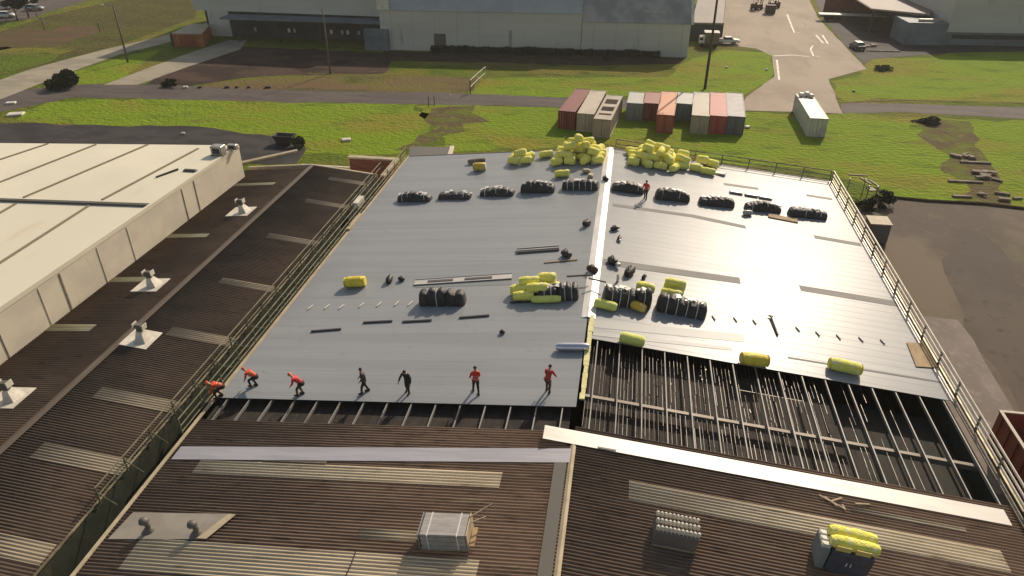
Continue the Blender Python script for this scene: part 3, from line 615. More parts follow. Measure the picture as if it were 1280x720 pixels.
cont_px((910,145),(931.5,146),(908,117.5),(928.5,117.5),'cont_navy','navy container with grey roof at the right end of the row',roofm=mat('cont_greyroof',(.26,.24,.25),.6,c2=(.2,.19,.2),sc=(1,1,1)))
wc=cont_px((1013,147),(1036,149),(997,121),(1017,120),'cont_white','lone white container with things on its roof at the end of the driveway',group=None)
p=G(1008,121,2.6)
m=MB(); 
for dx,dy,dz in ((-.7,.2,.5),(.1,.4,.6),(.6,-.1,.45)): m.bevbox((p.x+dx,p.y+dy,2.62+dz/2),(.7,.9,dz),.12,dx)
m.build('wrapped_load','vent_white',label='lumpy white wrapped load on top of the lone white container',cat='load')
# brick-red open container / skip at right edge
a=G(1252,514,2.5); t=thing('skip_container','open-topped red steel bin at the right edge below the guard rail','skip',(26.9+1.3,36.,0))
bx=MB(); x0,x1,y0,y1=26.6,30.6,30.0,40.2
for c_,d_ in (((x0+.06,(y0+y1)/2,1.25),(.12,y1-y0,2.5)),((x1-.06,(y0+y1)/2,1.25),(.12,y1-y0,2.5)),(((x0+x1)/2,y0+.06,1.25),(x1-x0-.26,.12,2.5)),(((x0+x1)/2,y1-.06,1.25),(x1-x0-.26,.12,2.5))): bx.box(c_,d_)
bx.box(((x0+x1)/2,(y0+y1)/2,.2),(x1-x0-.28,y1-y0-.28,.1)); bx.build('bin','cont_brick',t)
rm=MB(); rm.box((x0+.04,(y0+y1)/2,2.56),(.2,y1-y0+.1,.1)); rm.box((x1-.04,(y0+y1)/2,2.56),(.2,y1-y0+.1,.1)); rm.box(((x0+x1)/2,y1-.05,2.56),(x1-x0-.3,.2,.1)); rm.box(((x0+x1)/2,y0+.05,2.56),(x1-x0-.3,.2,.1)); rm.build('rim','cont_tan',t)
rb=MB()
for i in range(9): rb.box((x0-.05,y0+.6+i*1.12,1.25),(.09,.1,2.3))
rb.build('rib','cont_brick',t)
# ------------------------------------------------------------------ power poles
def pole(px,py,h,lab,m='pole_wood',r=.19,arm=None,lamp=False):
    p=G(px,py); t=thing('power_pole',lab,'pole',p,'timber power poles along the road')
    MB().tube([(p.x,p.y,-.1),(p.x+.05,p.y,h*.5),(p.x,p.y,h)],r,9,r*.62).build('pole',m,t,True)
    if arm is not None:
        MB().box((p.x,p.y-.18,h-.35),(2.1,.12,.14),arm).build('crossarm',m,t)
        for k in (-.95,-.45,.45,.95):
            MB().lathe([(.03,0),(.06,.05),(.03,.12),(.05,.17),(.02,.22)],(p.x+k*math.cos(arm),p.y-.18+k*math.sin(arm),h-.28),8).build('insulator','vent_white',t)
    if lamp:
        MB().tube([(p.x,p.y,h-.3),(p.x-1.,p.y-.1,h+.05),(p.x-1.7,p.y-.15,h+.1)],.045,6).build('lamp_arm','galv',t)
        MB().bevbox((p.x-2.,p.y-.16,h+.08),(.75,.28,.14),.04).build('lamp_head','vent_white',t)
pole(160,78,10.2,'timber pole with a lamp head on the left lawn beside the concrete path',lamp=True)
pole(413,92,11.1,'bare slim timber pole in front of the left warehouse',r=.17)
pole(881,111,19.,'tall dark pole behind the container row, running out of the top',m='pole_dark',r=.24,arm=.2)
# ------------------------------------------------------------------ far warehouses
def wall_line(px0,px1): return G(*px0),G(*px1)
wh=thing('far_warehouse','long grey warehouse across the top centre, pale gable block at its right end','building',(-20,150,0))
# middle block B
def block(x0,y0,x1,y1,h,depth,slope,mw,mr,par,over=.2):
    a=Vector((x0,y0,0));b=Vector((x1,y1,0)); d=(b-a).normalized(); n_=Vector((-d.y,d.x,0))
    c_=b+n_*depth; e_=a+n_*depth; hr=h+slope*depth
    MB().hexa([(q.x,q.y,0) for q in (a,b,c_,e_)]+[(a.x,a.y,h),(b.x,b.y,h),(c_.x,c_.y,hr),(e_.x,e_.y,hr)]).build('wall',mw,par)
    a2=a-n_*over;b2=b-n_*over; zz=h-slope*over
    pr=[(a2.x,a2.y,zz+.02),(b2.x,b2.y,zz+.02),(c_.x,c_.y,hr+.02),(e_.x,e_.y,hr+.02)]
    MB().hexa(pr+[(x,y,z+.12) for x,y,z in pr]).build('roof',mr,par)
    # rear slope back down
    f_=c_+n_*depth; g_=e_+n_*depth
    MB().hexa([(e_.x,e_.y,0),(c_.x,c_.y,0),(f_.x,f_.y,0),(g_.x,g_.y,0),(e_.x,e_.y,hr-.02),(c_.x,c_.y,hr-.02),(f_.x,f_.y,h),(g_.x,g_.y,h)]).build('wall',mw,par)
    return a,b,n_,d
a,b,n_,d=block(-48.2,143.4,-8.4,145.7,7.7,8,1.0,'wh_wall','wh_roof_blue',wh)  # steep pitch, ridge raised out of view to lengthen the ground shadow
block(-8.3,145.6,12.2,146.3,6.3,8,1.0,'wh_wall','wh_roof',wh)
# left block A, tall, upper wall overhanging dark recess
MB().hexa([(-92,150.5,5.2),(-48.6,149.5,5.2),(-48.6,185,5.2),(-92,185,5.2),(-92,150.5,16),(-48.6,149.5,16),(-48.6,185,16),(-92,185,16)]).build('upper_wall','wh_wall',wh)
MB().hexa([(-84,150.8,0),(-48.8,149.9,0),(-48.8,184,0),(-84,184,0),(-84,150.8,5.19),(-48.8,149.9,5.19),(-48.8,184,5.19),(-84,184,5.19)]).build('recessed_wall','wh_dark',wh)
MB().box((-86.6,151,2.6),(4.8,1.2,5.2)).build('corner_pier','wh_wall',wh)
MB().box((-90.,152.2,2.6),(.7,.7,5.2)).build('column','wh_dark',wh)
MB().box((-66,147.6,4.6),(35,4.2,.35)).build('canopy','wh_blue',wh)
for x in (-80,-71,-62,-53): MB().box((x,145.7,2.2),(.25,.25,4.4)).build('canopy_post','wh_dark',wh)
for i,x in enumerate((-78.,-70.4,-69.2,-61,-58.6,-57.4,-55.,-53.)):
    MB().box((x,149.3,1.9),(.55,.06,.8)).build('window','vent_white' if i%2 else 'galv',wh)
MB().box((-49,143.2,2.),(5,1.2,4.)).build('dock_box','wh_blue',wh)
# openings on block B
def onB(px,py,px2,py2,m,nm,off=.05):
    p0=G(px,66); 
    # intersect with facade plane
    nn=n_; dd0=nn.dot(a)-off
    P0=onp(px,py,(nn.x,nn.y,0),dd0); P1=onp(px2,py2,(nn.x,nn.y,0),dd0)
    v=[(P0.x,P0.y,P1.z),(P1.x,P1.y,P1.z),(P1.x,P1.y,P0.z),(P0.x,P0.y,P0.z)]
    MB().hexa([(x+nn.x*.04,y+nn.y*.04,z) for x,y,z in (v[0],v[1])]+[(v[1][0],v[1][1],v[1][2]),(v[0][0],v[0][1],v[0][2])]+[(x+nn.x*.04,y+nn.y*.04,z) for x,y,z in (v[3],v[2])]+[(v[2][0],v[2][1],v[2][2]),(v[3][0],v[3][1],v[3][2])]).build(nm,m,wh)
onB(542,42,558,63,'door_grey','roller_door'); onB(636,38,640,58,'wh_roof','downpipe')

onB(482,0,494,11,'vent_white','sign_panel') if False else None
p=Vector((-48.4,143.5,0)); MB().box((p.x+1.1,p.y-.15,8.6),(2.4,.3,2.)).build('parapet_box','vent_white',wh)
for i in range(9):
    x=-46+i*4.4; MB().box((x,143.42+(x+48.2)*.058,3.85),(.06,.05,7.6)).build('wall_joint','wh_roof',wh)
for i in range(5):
    x=-6+i*4.2; MB().box((x,145.6+(x+8.3)*.034,3.1),(.06,.05,6.1)).build('wall_joint','wh_roof',wh)
a1=Vector((12.35,146.2,6.35)); MB().hexa([(12.2,146,6.1),(12.75,146,6.1),(12.3,154.3,14.4),(11.8,154.3,14.4),(12.2,146,6.5),(12.75,146,6.5),(12.3,154.3,14.8),(11.8,154.3,14.8)]).build('barge_board','vent_white',wh)
MB().hexa([(-8.7,146,6.2),(-8.3,146,6.2),(-8.3,153.5,14.2),(-8.7,153.5,14.2),(-8.7,146,6.9),(-8.3,146,6.9),(-8.3,153.5,14.8),(-8.7,153.5,14.8)]).build('barge_board','galv',wh)
MB().lathe([(.25,0),(.25,.5),(.4,.55),(.4,.8),(.1,.95)],(1.9,149.5,9.6),12).build('roof_vent','vent_white',wh,True)
MB().hexa([(3,147.4,7.85),(7,147.3,7.65),(7,147.6,7.8),(3,147.7,7.95),(3,147.4,8.0),(7,147.3,7.8),(7,147.6,8.0),(3,147.7,8.2)]).build('gutter','galv',wh)
# sheds beside driveway (top, right of warehouse)
an=thing('side_annex','brown flat-roofed annex between the warehouse gable and the driveway','building',(16,165,0))
c=[G(864,29,3.6),G(905,30,3.6),G(909,-14,3.6),G(876,-14,3.6)]
MB().prism([(q.x,q.y) for q in c],0,3.39).build('wall','wh_dark',an); 
MB().prism([(q.x,q.y) for q in c],3.4,3.6).build('roof','annex_roof',an)
MB().tube([tuple(c[0]+Vector((0,0,.05))),tuple(c[1]+Vector((0,0,.05))),tuple(c[2]+Vector((0,0,.05)))],.14,5).build('fascia','concrete',an)
# right building
rbd=thing('right_warehouse','long grey building with blue-grey lower wall at the top right','building',(75,170,0))
a=G(1168,48,0)
w0=G(1150,56,0); w1=G(1300,59,0); dv=(w1-w0).normalized(); nv=Vector((-dv.y,dv.x,0))
far=w0+dv*55
def pr(a_,b_,dp,z0,z1,nm,m,par,o=0):
    q=[a_+nv*o,b_+nv*o,b_+nv*(o+dp),a_+nv*(o+dp)]; MB().prism([(t_.x,t_.y) for t_ in q],z0,z1).build(nm,m,par)
pr(w0+dv*4.5,far,30,0,2.6,'lower_wall','wh_blue',rbd,.4); pr(w0+dv*4.5,far,30,2.61,9.0,'upper_wall','wh_wall',rbd); pr(w0+dv*4.3,far,30,9.01,9.2,'roof','wh_roof',rbd,-.1)
pr(w0-dv*3.5,w0+dv*4.4,8,0,4.4,'annex','wh_blue',rbd,-.4)
pr(w0-dv*1.0,w0+dv*3.2,.5,4.41,4.9,'annex_parapet','galv',rbd,1.)
pr(w0+dv*6,far,.12,1.3,2.1,'window_strip','glass_dark',rbd,.28)
cn=thing('loading_canopy','brown flat loading canopy with a pale edge at the top, right of the driveway','canopy',(62,205,0))
c=[G(1090,11,5.2),G(1163,18,5.2),G(1170,-14,5.2),G(1050,-14,5.2)]
MB().prism([(q.x,q.y) for q in c],4.9,5.2).build('roof','annex_roof',cn)
MB().tube([tuple(c[3]+Vector((0,0,-.1))),tuple(c[0]+Vector((0,0,-.1))),tuple(c[1]+Vector((0,0,-.1)))],.17,5).build('fascia','concrete',cn)
for q in (c[0]+(c[2]-c[0])*.04,c[1]+(c[3]-c[1])*.04,(c[0]+c[1])/2+Vector((0,.8,0))): MB().box((q.x,q.y,2.45),(.35,.35,4.9)).build('post','wh_dark',cn)
q=c[2]; MB().box(((c[0].x+c[1].x)/2+2,q.y-6,2.4),(22,.4,4.8)).build('rear_wall','brick',cn)
# long pale trailer
a=G(1022,25,0); b=G(1104,27,0); t=thing('flatbed_trailer','long pale flatbed trailer parked across the shaded yard at top right','trailer',((a.x+b.x)/2,a.y,0))
MB().bevbox(((a.x+b.x)/2,a.y,1.4),(b.x-a.x,2.5,.25),.05).build('deck','cont_white',t)
MB().box((b.x-1.2,a.y,1.9),(2.2,2.2,.8)).build('load_box','wh_dark',t)
MB().box(((a.x+b.x)/2,a.y,1.1),(b.x-a.x-1,.5,.3)).build('chassis','dark_metal',t)
for k in (2.,3.3,4.6,b.x-a.x-2.5):
    for s_ in (-1,1): MB().loft([[(a.x+k+.5*math.cos(i*math.pi/6),a.y+s_*1.05+o,.5+.5*math.sin(i*math.pi/6)) for i in range(12)] for o in (-.13,.13)]).build('wheel','tyre',t)
# ------------------------------------------------------------------ vehicles
def car(px,py,rz,m,lab,kind='car',group=None,roofm=None):
    p=G(px,py); t=thing('pickup_truck' if kind=='ute' else 'parked_car',lab,'pickup' if kind=='ute' else 'car',p,group,rot=(0,0,rz),local=True)
    if kind=='ute': prof=[(-2.6,.45,.85),(-2.55,.4,1.0),(-1.,.4,1.0),(-.95,.4,1.02),(.9,.4,1.05),(1.9,.4,1.02),(2.5,.42,.9),(2.62,.5,.7)]
    else: prof=[(-2.15,.45,.75),(-2.1,.38,.95),(-1.2,.35,.98),(.6,.35,.98),(1.6,.35,.92),(2.1,.4,.78),(2.2,.45,.62)]
    rings=[]
    for x,z0,z1 in prof:
        w_=.88 if abs(x)<1.9 else .8
        rings.append([(x,-w_+.06,z0),(x,w_-.06,z0),(x,w_,z0+.15),(x,w_,z1-.12),(x,w_-.1,z1),(x,-w_+.1,z1),(x,-w_,z1-.12),(x,-w_,z0+.15)])
    shade_auto(MB().loft(rings).build('body',m,t))
    if kind=='ute': g0,g1,t0,t1=-.75,1.35,-.5,.75
    else: g0,g1,t0,t1=-1.75,1.25,-1.2,.5
    MB().loft([[(g0,-.78,.98),(g1,-.78,.98),(g1,.78,.98),(g0,.78,.98)],[(t0,-.62,1.42),(t1,-.62,1.42),(t1,.62,1.42),(t0,.62,1.42)]]).build('windows','glass_dark',t)
    MB().bevbox(((t0+t1)/2,0,1.45),(t1-t0+.1,1.28,.07),.03).build('roof',roofm or m,t)
    if kind=='ute':
        MB().bevbox((-1.7,0,1.08),(1.7,1.5,.1),.02).build('tray_cover','dark_metal',t)
    for x in (-1.35,1.35):
        for s_ in (-1,1):
            wv=MB().loft([[(x+.33*math.cos(i*math.pi/7),s_*.8+o,.33+.33*math.sin(i*math.pi/7)) for i in range(14)] for o in (-.1,.1)]).build('wheel','tyre',t)
            MB().loft([[(x+.18*math.cos(i*math.pi/5),s_*.91+o,.33+.18*math.sin(i*math.pi/5)) for i in range(10)] for o in (-.01,.01)]).build('rim','galv',wv)
    for s_ in (-1,1): MB().box((2.18 if kind!='ute' else 2.6,s_*.6,.68),(.06,.3,.14)).build('headlight','vent_white',t)
    return t
car(908,55,R(4),'car_white','white pickup with dark tray cover parked at the driveway edge','ute')
car(1071,61,R(100),'car_dark','dark car with pale roof at the right kerb of the driveway',roofm=M['car_white'])
t=None
# box truck beside ute
p=G(889,58); t=thing('box_truck','small truck with olive box body and white cab next to the white pickup','truck',p)
MB().bevbox((p.x,p.y,1.75),(2.6,2.2,2.1),.06).build('cargo_box','box_olive',t); MB().bevbox((p.x-.2,p.y+.2,2.86),(3.0,2.6,.1),.03).build('box_roof','car_white',t)
MB().bevbox((p.x-2.,p.y+.1,1.3),(1.2,1.9,1.5),.15).build('cab','car_white',t); MB().box((p.x-2.2,p.y-.87,1.6),(.7,.04,.5)).build('window','glass_dark',t)
for k in (-2.,.7):
    for s_ in (-1,1): MB().loft([[(p.x+k+.42*math.cos(i*math.pi/6),p.y+s_*.95+o,.42+.42*math.sin(i*math.pi/6)) for i in range(12)] for o in (-.12,.12)]).build('wheel','tyre',t)
# machinery cluster on the driveway
def forklift(px,py,rz,m,lab):
    p=G(px,py); t=thing('forklift',lab,'forklift',p,'machines parked on the driveway',rot=(0,0,rz),local=True)
    MB().bevbox((-.2,0,.85),(2.3,1.5,1.),.12).build('body',m,t); MB().bevbox((-1.3,0,.95),(.7,1.45,1.1),.15).build('counterweight','machine_brown',t)
    cg=MB()
    for x,y in ((-.9,-.6),(-.9,.6),(.6,-.6),(.6,.6)): cg.tube([(x,y,1.3),(x*.9,y,2.5)],.06,5)
    cg.build('cage','dark_metal',t); MB().bevbox((-.15,0,2.54),(1.7,1.4,.1),.03).build('overhead_guard',m,t)
    ms=MB(); ms.box((1.15,-.4,1.7),(.12,.12,3.1)); ms.box((1.15,.4,1.7),(.12,.12,3.1)); ms.box((1.15,0,3.2),(.12,.92,.12)); ms.box((1.2,0,.9),(.08,1.2,.7)); ms.build('mast','dark_metal',t)
    for s_ in (-1,1): MB().box((1.85,s_*.3,.2),(1.2,.12,.06)).build('fork','dark_metal',t)
    MB().bevbox((-.5,0,1.5),(.5,.5,.5),.08).build('seat','cloth_dark',t)
    for x in (-1.1,.75):
        for s_ in (-1,1): MB().loft([[(x+.4*math.cos(i*math.pi/6),s_*.72+o,.4+.4*math.sin(i*math.pi/6)) for i in range(12)] for o in (-.14,.14)]).build('wheel','tyre',t)
forklift(946,12,R(30),'machine_red','dark red forklift, left one of the machines on the driveway')
forklift(966,10,R(200),'machine_red','dark red forklift, right one of the machines on the driveway')
def crates(px,py,n,lab,sz=2.):
    p=G(px,py); t=thing('crate_stack',lab,'crates',p,'crates by the forklifts')
    for k in range(n):
        MB().bevbox((p.x+random.uniform(-.1,.1),p.y,.1+sz*.5+k*sz),(sz*1.1,sz,sz*.95),.04,random.uniform(-.1,.1)).build('crate','machine_brown',t)
crates(962,17,1,'brown crate stack between the two forklifts on the driveway',2.)
# cars top-left
for i,(px,py,rz,m_,lab) in enumerate(((8,22,15,'car_white','white car nearest the bottom in the far top-left car park'),(3,12,15,'car_white','white car half outside the frame in the far top-left car park'),(44,13,12,'car_silver','silver car, rightmost in the far top-left car park'),(28,4,12,'car_dark','dark car at the top edge of the far top-left car park'))):
    car(px,py,R(rz),m_,lab,group='cars in the far top-left car park')
sheet_flat('car_park',gp([(-60,30),(30,26),(70,12),(180,-20),(-60,-20)]),.02,'asphalt_old',jit=.3)
# orange shelter
t=thing('orange_shed','low orange-brown shed with a pale flat roof at the left warehouse corner','shed',G(232,50))
c=[G(214,42,2.6),G(252,42,2.6),G(262,31,2.6),G(238,30,2.6)]
MB().prism([(q.x,q.y) for q in c],0,2.45).build('wall','orange_wall',t); MB().prism([(q.x,q.y) for q in c],2.46,2.62).build('roof','coping',t)
q=c[0]; MB().box((q.x-.1,q.y-.1,1.3),(.3,.3,2.6)).build('post','wh_dark',t)
MB().box(((c[0].x+c[1].x)/2,c[0].y-.06,1.3),(3,.06,2.)).build('door','cont_brick',t)
# ------------------------------------------------------------------ vegetation
def foliage(t,c,rad,n,m,seed,leaf=.28,nm='crown'):
    rnd=random.Random(seed); mb_=MB(); cl=[(Vector((rnd.gauss(0,.42),rnd.gauss(0,.42),rnd.gauss(0,.4))),rnd.uniform(.25,.5)) for _ in range(14)]
    for i in range(n):
        o,r_=cl[rnd.randrange(len(cl))]
        v=Vector((rnd.gauss(0,1),rnd.gauss(0,1),rnd.gauss(0,1))).normalized()*r_*rnd.uniform(.6,1)+o
        p=Vector((c[0]+v.x*rad[0],c[1]+v.y*rad[1],max(.05,c[2]+v.z*rad[2])))
        a_=Vector((rnd.gauss(0,1),rnd.gauss(0,1),rnd.gauss(0,1))).normalized(); b_=a_.orthogonal().normalized(); s_=leaf*rnd.uniform(.6,1.3)
        mb_.add([p+a_*s_,p+b_*s_*.6,p-a_*s_,p-b_*s_*.6],[(0,1,2,3)])
    return mb_.build(nm,m,t)
p=G(85,110); t=thing('round_bush','big dark round bush at the edge of the road, top left','bush',p)
foliage(t,(p.x,p.y,1.5),(2.6,2.2,1.6),3800,'leaf_dark',3,.2); 
for k in range(5): MB().tube([(p.x,p.y,0),(p.x+math.cos(k*1.3)*.9,p.y+math.sin(k*1.3)*.9,1.6)],.07,5,.03).build('stem','bark',t)
for px,py,h,lab,sd in ((22,26,5.,'leafless-looking dark tree between the parked cars at far top left',5),(36,22,6.,'dark tree right of the parked cars at far top left',6)):
    p=G(px,py); t=thing('small_tree',lab,'tree',p,'trees by the far car park')
    MB().tube([(p.x,p.y,0),(p.x+.1,p.y,h*.4),(p.x-.1,p.y,h*.8)],.22,7,.08).build('trunk','bark',t,True)
    br=MB()
    for k in range(6): br.tube([(p.x,p.y,h*.35+k*.25),(p.x+math.cos(k*2.1)*1.3,p.y+math.sin(k*2.1)*1.3,h*.6+k*.3)],.07,5,.03)
    br.build('branches','bark',t); foliage(t,(p.x,p.y,h*.72),(2.2,2.2,h*.3),1500,'leaf_dark',sd,.24)
for px,py,rx,rz_,lab,m_ in ((213,108,1.6,.7,'low dark shrub in the bare soil left of the left warehouse','leaf_dark'),(1160,155,1.8,.5,'dark weed clump in the right-hand grass','leaf_dark'),(1104,258,1.3,.9,'dark shrub beside the rear right corner of the roof','leaf_dark'),(1085,262,1.1,.8,'smaller shrub touching the guard rail at the rear right corner','leaf_dark'),(1105,88,1.8,.5,'scruffy weed clump right of the driveway','leaf_mid'),(760,76,1.2,.6,'small bush under the pale warehouse gable','leaf_dark'),(375,184,1.1,.8,'small bush by the skip behind the old shed','leaf_mid')):
    p=G(px,py); t=thing('shrub',lab,'shrub',p); foliage(t,(p.x,p.y,rz_*.8),(rx,rx*.8,rz_),900,m_,int(px),.17,'foliage'); MB().tube([(p.x,p.y,0),(p.x+.1,p.y,rz_)],.05,5,.02).build('stem','bark',t)
# hedge along warehouse foot
p=G(640,70); t=thing('hedge','long dark low hedge along the foot of the middle warehouse wall','hedge',p)
rnd=random.Random(9); hm=MB()
for i in range(9000):
    x=-38+rnd.random()*45; y=143.9+(x+48)*.055-.2-rnd.random()*1.6; z=rnd.random()*(1.1+.5*noise.noise(Vector((x*.3,0,3))))
    a_=Vector((rnd.gauss(0,1),rnd.gauss(0,1),rnd.gauss(0,1))).normalized(); b_=a_.orthogonal().normalized(); s_=.24
    P_=Vector((x,y,max(.05,z))); hm.add([P_+a_*s_,P_+b_*s_*.6,P_-a_*s_,P_-b_*s_*.6],[(0,1,2,3)])
hm.build('foliage','leaf_dark',t)
# ------------------------------------------------------------------ fence and posts
t=thing('pipe_gate','white pipe gate leading from the road towards the warehouse','gate',G(590,116))
pp=[(590,117,94),(600,108,90),(608,101,86)]
ps=[G(588,117),G(598,107),G(607,99)]
for i,q in enumerate(ps): MB().tube([(q.x,q.y,0),(q.x,q.y,2.2)],.09 if i==0 else .06,6).build('post','dark_metal' if i==0 else 'vent_white',t)
for h in (2.15,1.1): MB().tube([(q.x,q.y,h) for q in ps],.06,5).build('rail','vent_white',t)
for px,py,h,m_,lab in ((563,134,1.9,'vent_white','white marker post beside the road in front of the gate'),(543,132,1.4,'dark_metal','dark short post left of the white marker post'),(536,133,1.6,'pole_dark','thin dark post, leftmost of the three by the gate'),(125,40,1.8,'dark_metal','dark post on the left lawn just above the concrete path')):
    p=G(px,py); b=MB(); b.tube([(p.x,p.y,0),(p.x,p.y,h)],.07,6,.06); b.lathe([(.08,0),(.09,.05),(.02,.1)],(p.x,p.y,h),8); b.build('marker_post',m_,label=lab,cat='post')
for px,py,lab in ((56,38,'small sign on a post on the far left lawn, lower one'),(47,22,'small white sign on a post beside the far car park')):
    p=G(px,py); t=thing('sign_post',lab,'sign',p); MB().tube([(p.x,p.y,0),(p.x,p.y,2.6)],.07,6).build('post','dark_metal',t); MB().box((p.x,p.y-.1,2.5),(.9,.05,.7)).build('sign_board','galv',t)
# rubble & junk in right field
def rubble(px,py,n,spread,lab,seed,m_='rubble',big=1.):
    rnd=random.Random(seed); p=G(px,py); t=thing('rubble_heap',lab,'rubble',p)
    for k in range(n):
        MB().bevbox((p.x+rnd.gauss(0,spread),p.y+rnd.gauss(0,spread*.6),.12+rnd.random()*.2),(rnd.uniform(.5,1.8)*big,rnd.uniform(.3,.8)*big,rnd.uniform(.12,.35)),.03,rnd.uniform(-.8,.8)).build('slab',m_,t)
rubble(1236,222,9,1.,'pile of broken slabs in the right field near the yard edge',4)
rubble(1208,200,5,1.2,'scattered slabs farther back in the right field',8)
rubble(1245,247,5,.9,'few broken slabs at the yard verge',12)
rubble(1085,58,6,1.,'pale timber offcuts by the dark car',14,'timber')
for L,lab in (([(1083,64),(1110,66),(1125,65)],'pale strip of boards lying at the edge of the shaded yard'),([(1185,227),(1228,229)],'long pale beam lying in the right field'),([(1200,203),(1238,205)],'pale beam lying beyond the slabs in the right field'),([(1190,246),(1214,247)],'short beam at the verge of the asphalt yard')):
    a=G(*L[0]);b=G(*L[-1]); d=(b-a); MB().bevbox(((a.x+b.x)/2,(a.y+b.y)/2,.12),(d.length,.45,.2),.03,math.atan2(d.y,d.x)).build('beam','rubble',label=lab,cat='beam')
# frame and box by right corner
p=G(1078,240); t=thing('steel_frame','grey steel frame leaning among the shrubs off the rear right corner','frame',p)
fr=MB(); fr.box((p.x-.9,p.y,2.),(2.,.15,.15)); fr.box((p.x-.2,p.y-.6,1.6),(.2,2.0,.15),.35); fr.box((p.x+.7,p.y-1.,1.5),(.2,2.,.15),.3); fr.box((p.x+.3,p.y-2.,1.2),(1.1,1.,.12),.2); fr.build('frame','box_olive',t)
lg=MB()
for x,y in ((-1.7,0),(0,0),(.8,-2),(-.1,-2)): lg.box((p.x+x,p.y+y,.8),(.1,.1,1.6))
lg.build('legs','galv',t)
p=G(1092,300); t=thing('cargo_box','cream topped box unit beside the right wall at the rear','box',p)
MB().bevbox((p.x,p.y,1.1),(1.9,1.9,2.),.04).build('body','annex_roof',t); MB().bevbox((p.x,p.y,2.16),(2.1,2.1,.12),.03).build('lid','coping',t); MB().box((p.x,p.y,.06),(1.8,1.8,.12)).build('skid','dark_metal',t)
# small litter
for px,py,sx,m_,lab in ((232,110,.8,'vent_white','white scrap beside the low shrub in the bare soil'),(934,160,.7,'vent_white','white scrap at the corner of the navy container'),(908,85,.5,'vent_white','white litter on the grass by the pole'),(958,88,.45,'vent_white','white litter on the grass near the driveway edge'),(250,110,.7,'machine_brown','brown lump at the right of the bare soil'),(284,110,.8,'dark_metal','first dark block on the dry verge'),(296,110,.5,'dark_metal','second dark block on the dry verge'),(311,110,.5,'dark_metal','third dark block on the dry verge'),(335,110,1.,'dark_metal','widest dark block on the dry verge'),(14,130,1.4,'vent_white','white box lying at the far left road side'),(20,144,2.2,'vent_white','flat white sheet lying left of the bright lawn'),(229,168,.5,'vent_white','tiny white scrap on the dark yard road'),(433,176,1.2,'vent_white','pale scrap on the lawn behind the old shed'),(1067,115,.4,'dark_metal','small dark scrap on the right lawn')):
    p=G(px,py); MB().bevbox((p.x,p.y,.16),(sx,sx*.7,.3),.06,.4).build('litter',m_,label=lab,cat='litter')
# ------------------------------------------------------------------ rolls and bundles on the roof
def lump_roll(L,r,seed,flat=.86,n=14,rings=9,am=.05):
    m_=MB(); rg=[]
    for i in range(rings+1):
        u=i/rings; x=(u-.5)*L; e=min(1,math.sqrt(max(0,1-abs(2*u-1)**9))*1.0+.0) if 0<i<rings else .72
        rr=[]
        for k in range(n):
            a_=2*math.pi*k/n; q=r*e*(1+am*noise.noise(Vector((x*2.2+seed*7,math.cos(a_)*1.5,math.sin(a_)*1.5))))
            rr.append((x,q*math.cos(a_),max(-r*flat,q*math.sin(a_)*(.96))+r*flat))
        rg.append(rr)
    return m_.loft(rg)
def bag_proto(nm,L,r,seed,m_,lab,flat=.86,am=.05): 
    o=lump_roll(L,r,seed,flat,am=am).build(nm,m_,base='none',label=lab,cat='insulation roll'); shade_auto(o,50); return o
PB={}
def bag(key,loc,rot,label,group=None,m_='yellow',scale=1.05):
    if key not in PB: PB[key]=bag_proto('insulation_roll',*{'a':(1.2,.37,1),'b':(1.05,.40,2),'c':(1.35,.34,3)}[key[0]],m_,label,am=.16); o=PB[key]
    else: o=PB[key].copy(); col.objects.link(o)
    o.location=loc; o.rotation_euler=rot; o['label']=label; o['category']='insulation roll'
    if group: o['group']=group
    elif 'group' in o: del o['group']
    o.scale=(scale,)*3
    return o
def pile(poly,layers,lab,group,seed,dens=.8,key=('a','b','c')):
    rnd=random.Random(seed); P_=[RP(*q) for q in poly]; x0=min(q.x for q in P_);x1=max(q.x for q in P_);y0=min(q.y for q in P_);y1=max(q.y for q in P_)
    cx,cy=(x0+x1)/2,(y0+y1)/2
    for l in range(layers):
        sh=1-.24*l; nx=max(1,int((x1-x0)*sh/1.25)); ny=max(1,int((y1-y0)*sh/.85))
        for i in range(nx):
            for j in range(ny):
                if rnd.random()>dens: continue
                x=cx+((i+.5)/nx-.5)*(x1-x0)*sh+rnd.uniform(-.2,.2); y=cy+((j+.5)/ny-.5)*(y1-y0)*sh+rnd.uniform(-.12,.12)
                rz=rnd.choice((rnd.uniform(-.3,.3),rnd.uniform(-.6,.6),rnd.uniform(-1.5,1.5)))
                bag(rnd.choice(key),(x,y,zm(x)+.025+l*.58+rnd.uniform(0,.05)),(rnd.uniform(-.12,.12),tilt(x)+rnd.uniform(-.28,.28)*(l>0),rz),lab,group)
pile([(694,191),(757,188),(755,204),(706,208)],4,'yellow insulation roll in the big heap left of the white ridge cap','rolls in the big heap',41,.95)
pile([(672,194),(694,194),(692,199),(678,199)],1,'yellow insulation roll at the thin left end of the big heap','rolls left of the big heap',43,1.)
pile([(638,199),(668,199),(667,206),(643,207)],2,'yellow insulation roll in the small heap at the rear left','rolls in the small rear heap',45,1.)
pile([(784,194),(826,196),(848,206),(786,208)],3,'yellow insulation roll in the heap right of the ridge at the rear','rolls in the rear right heap',47,.97)
pile([(840,199),(860,201),(862,214),(842,212)],2,'yellow insulation roll in the tall block at the right of the rear heap','rolls in the rear right block',49,1.)
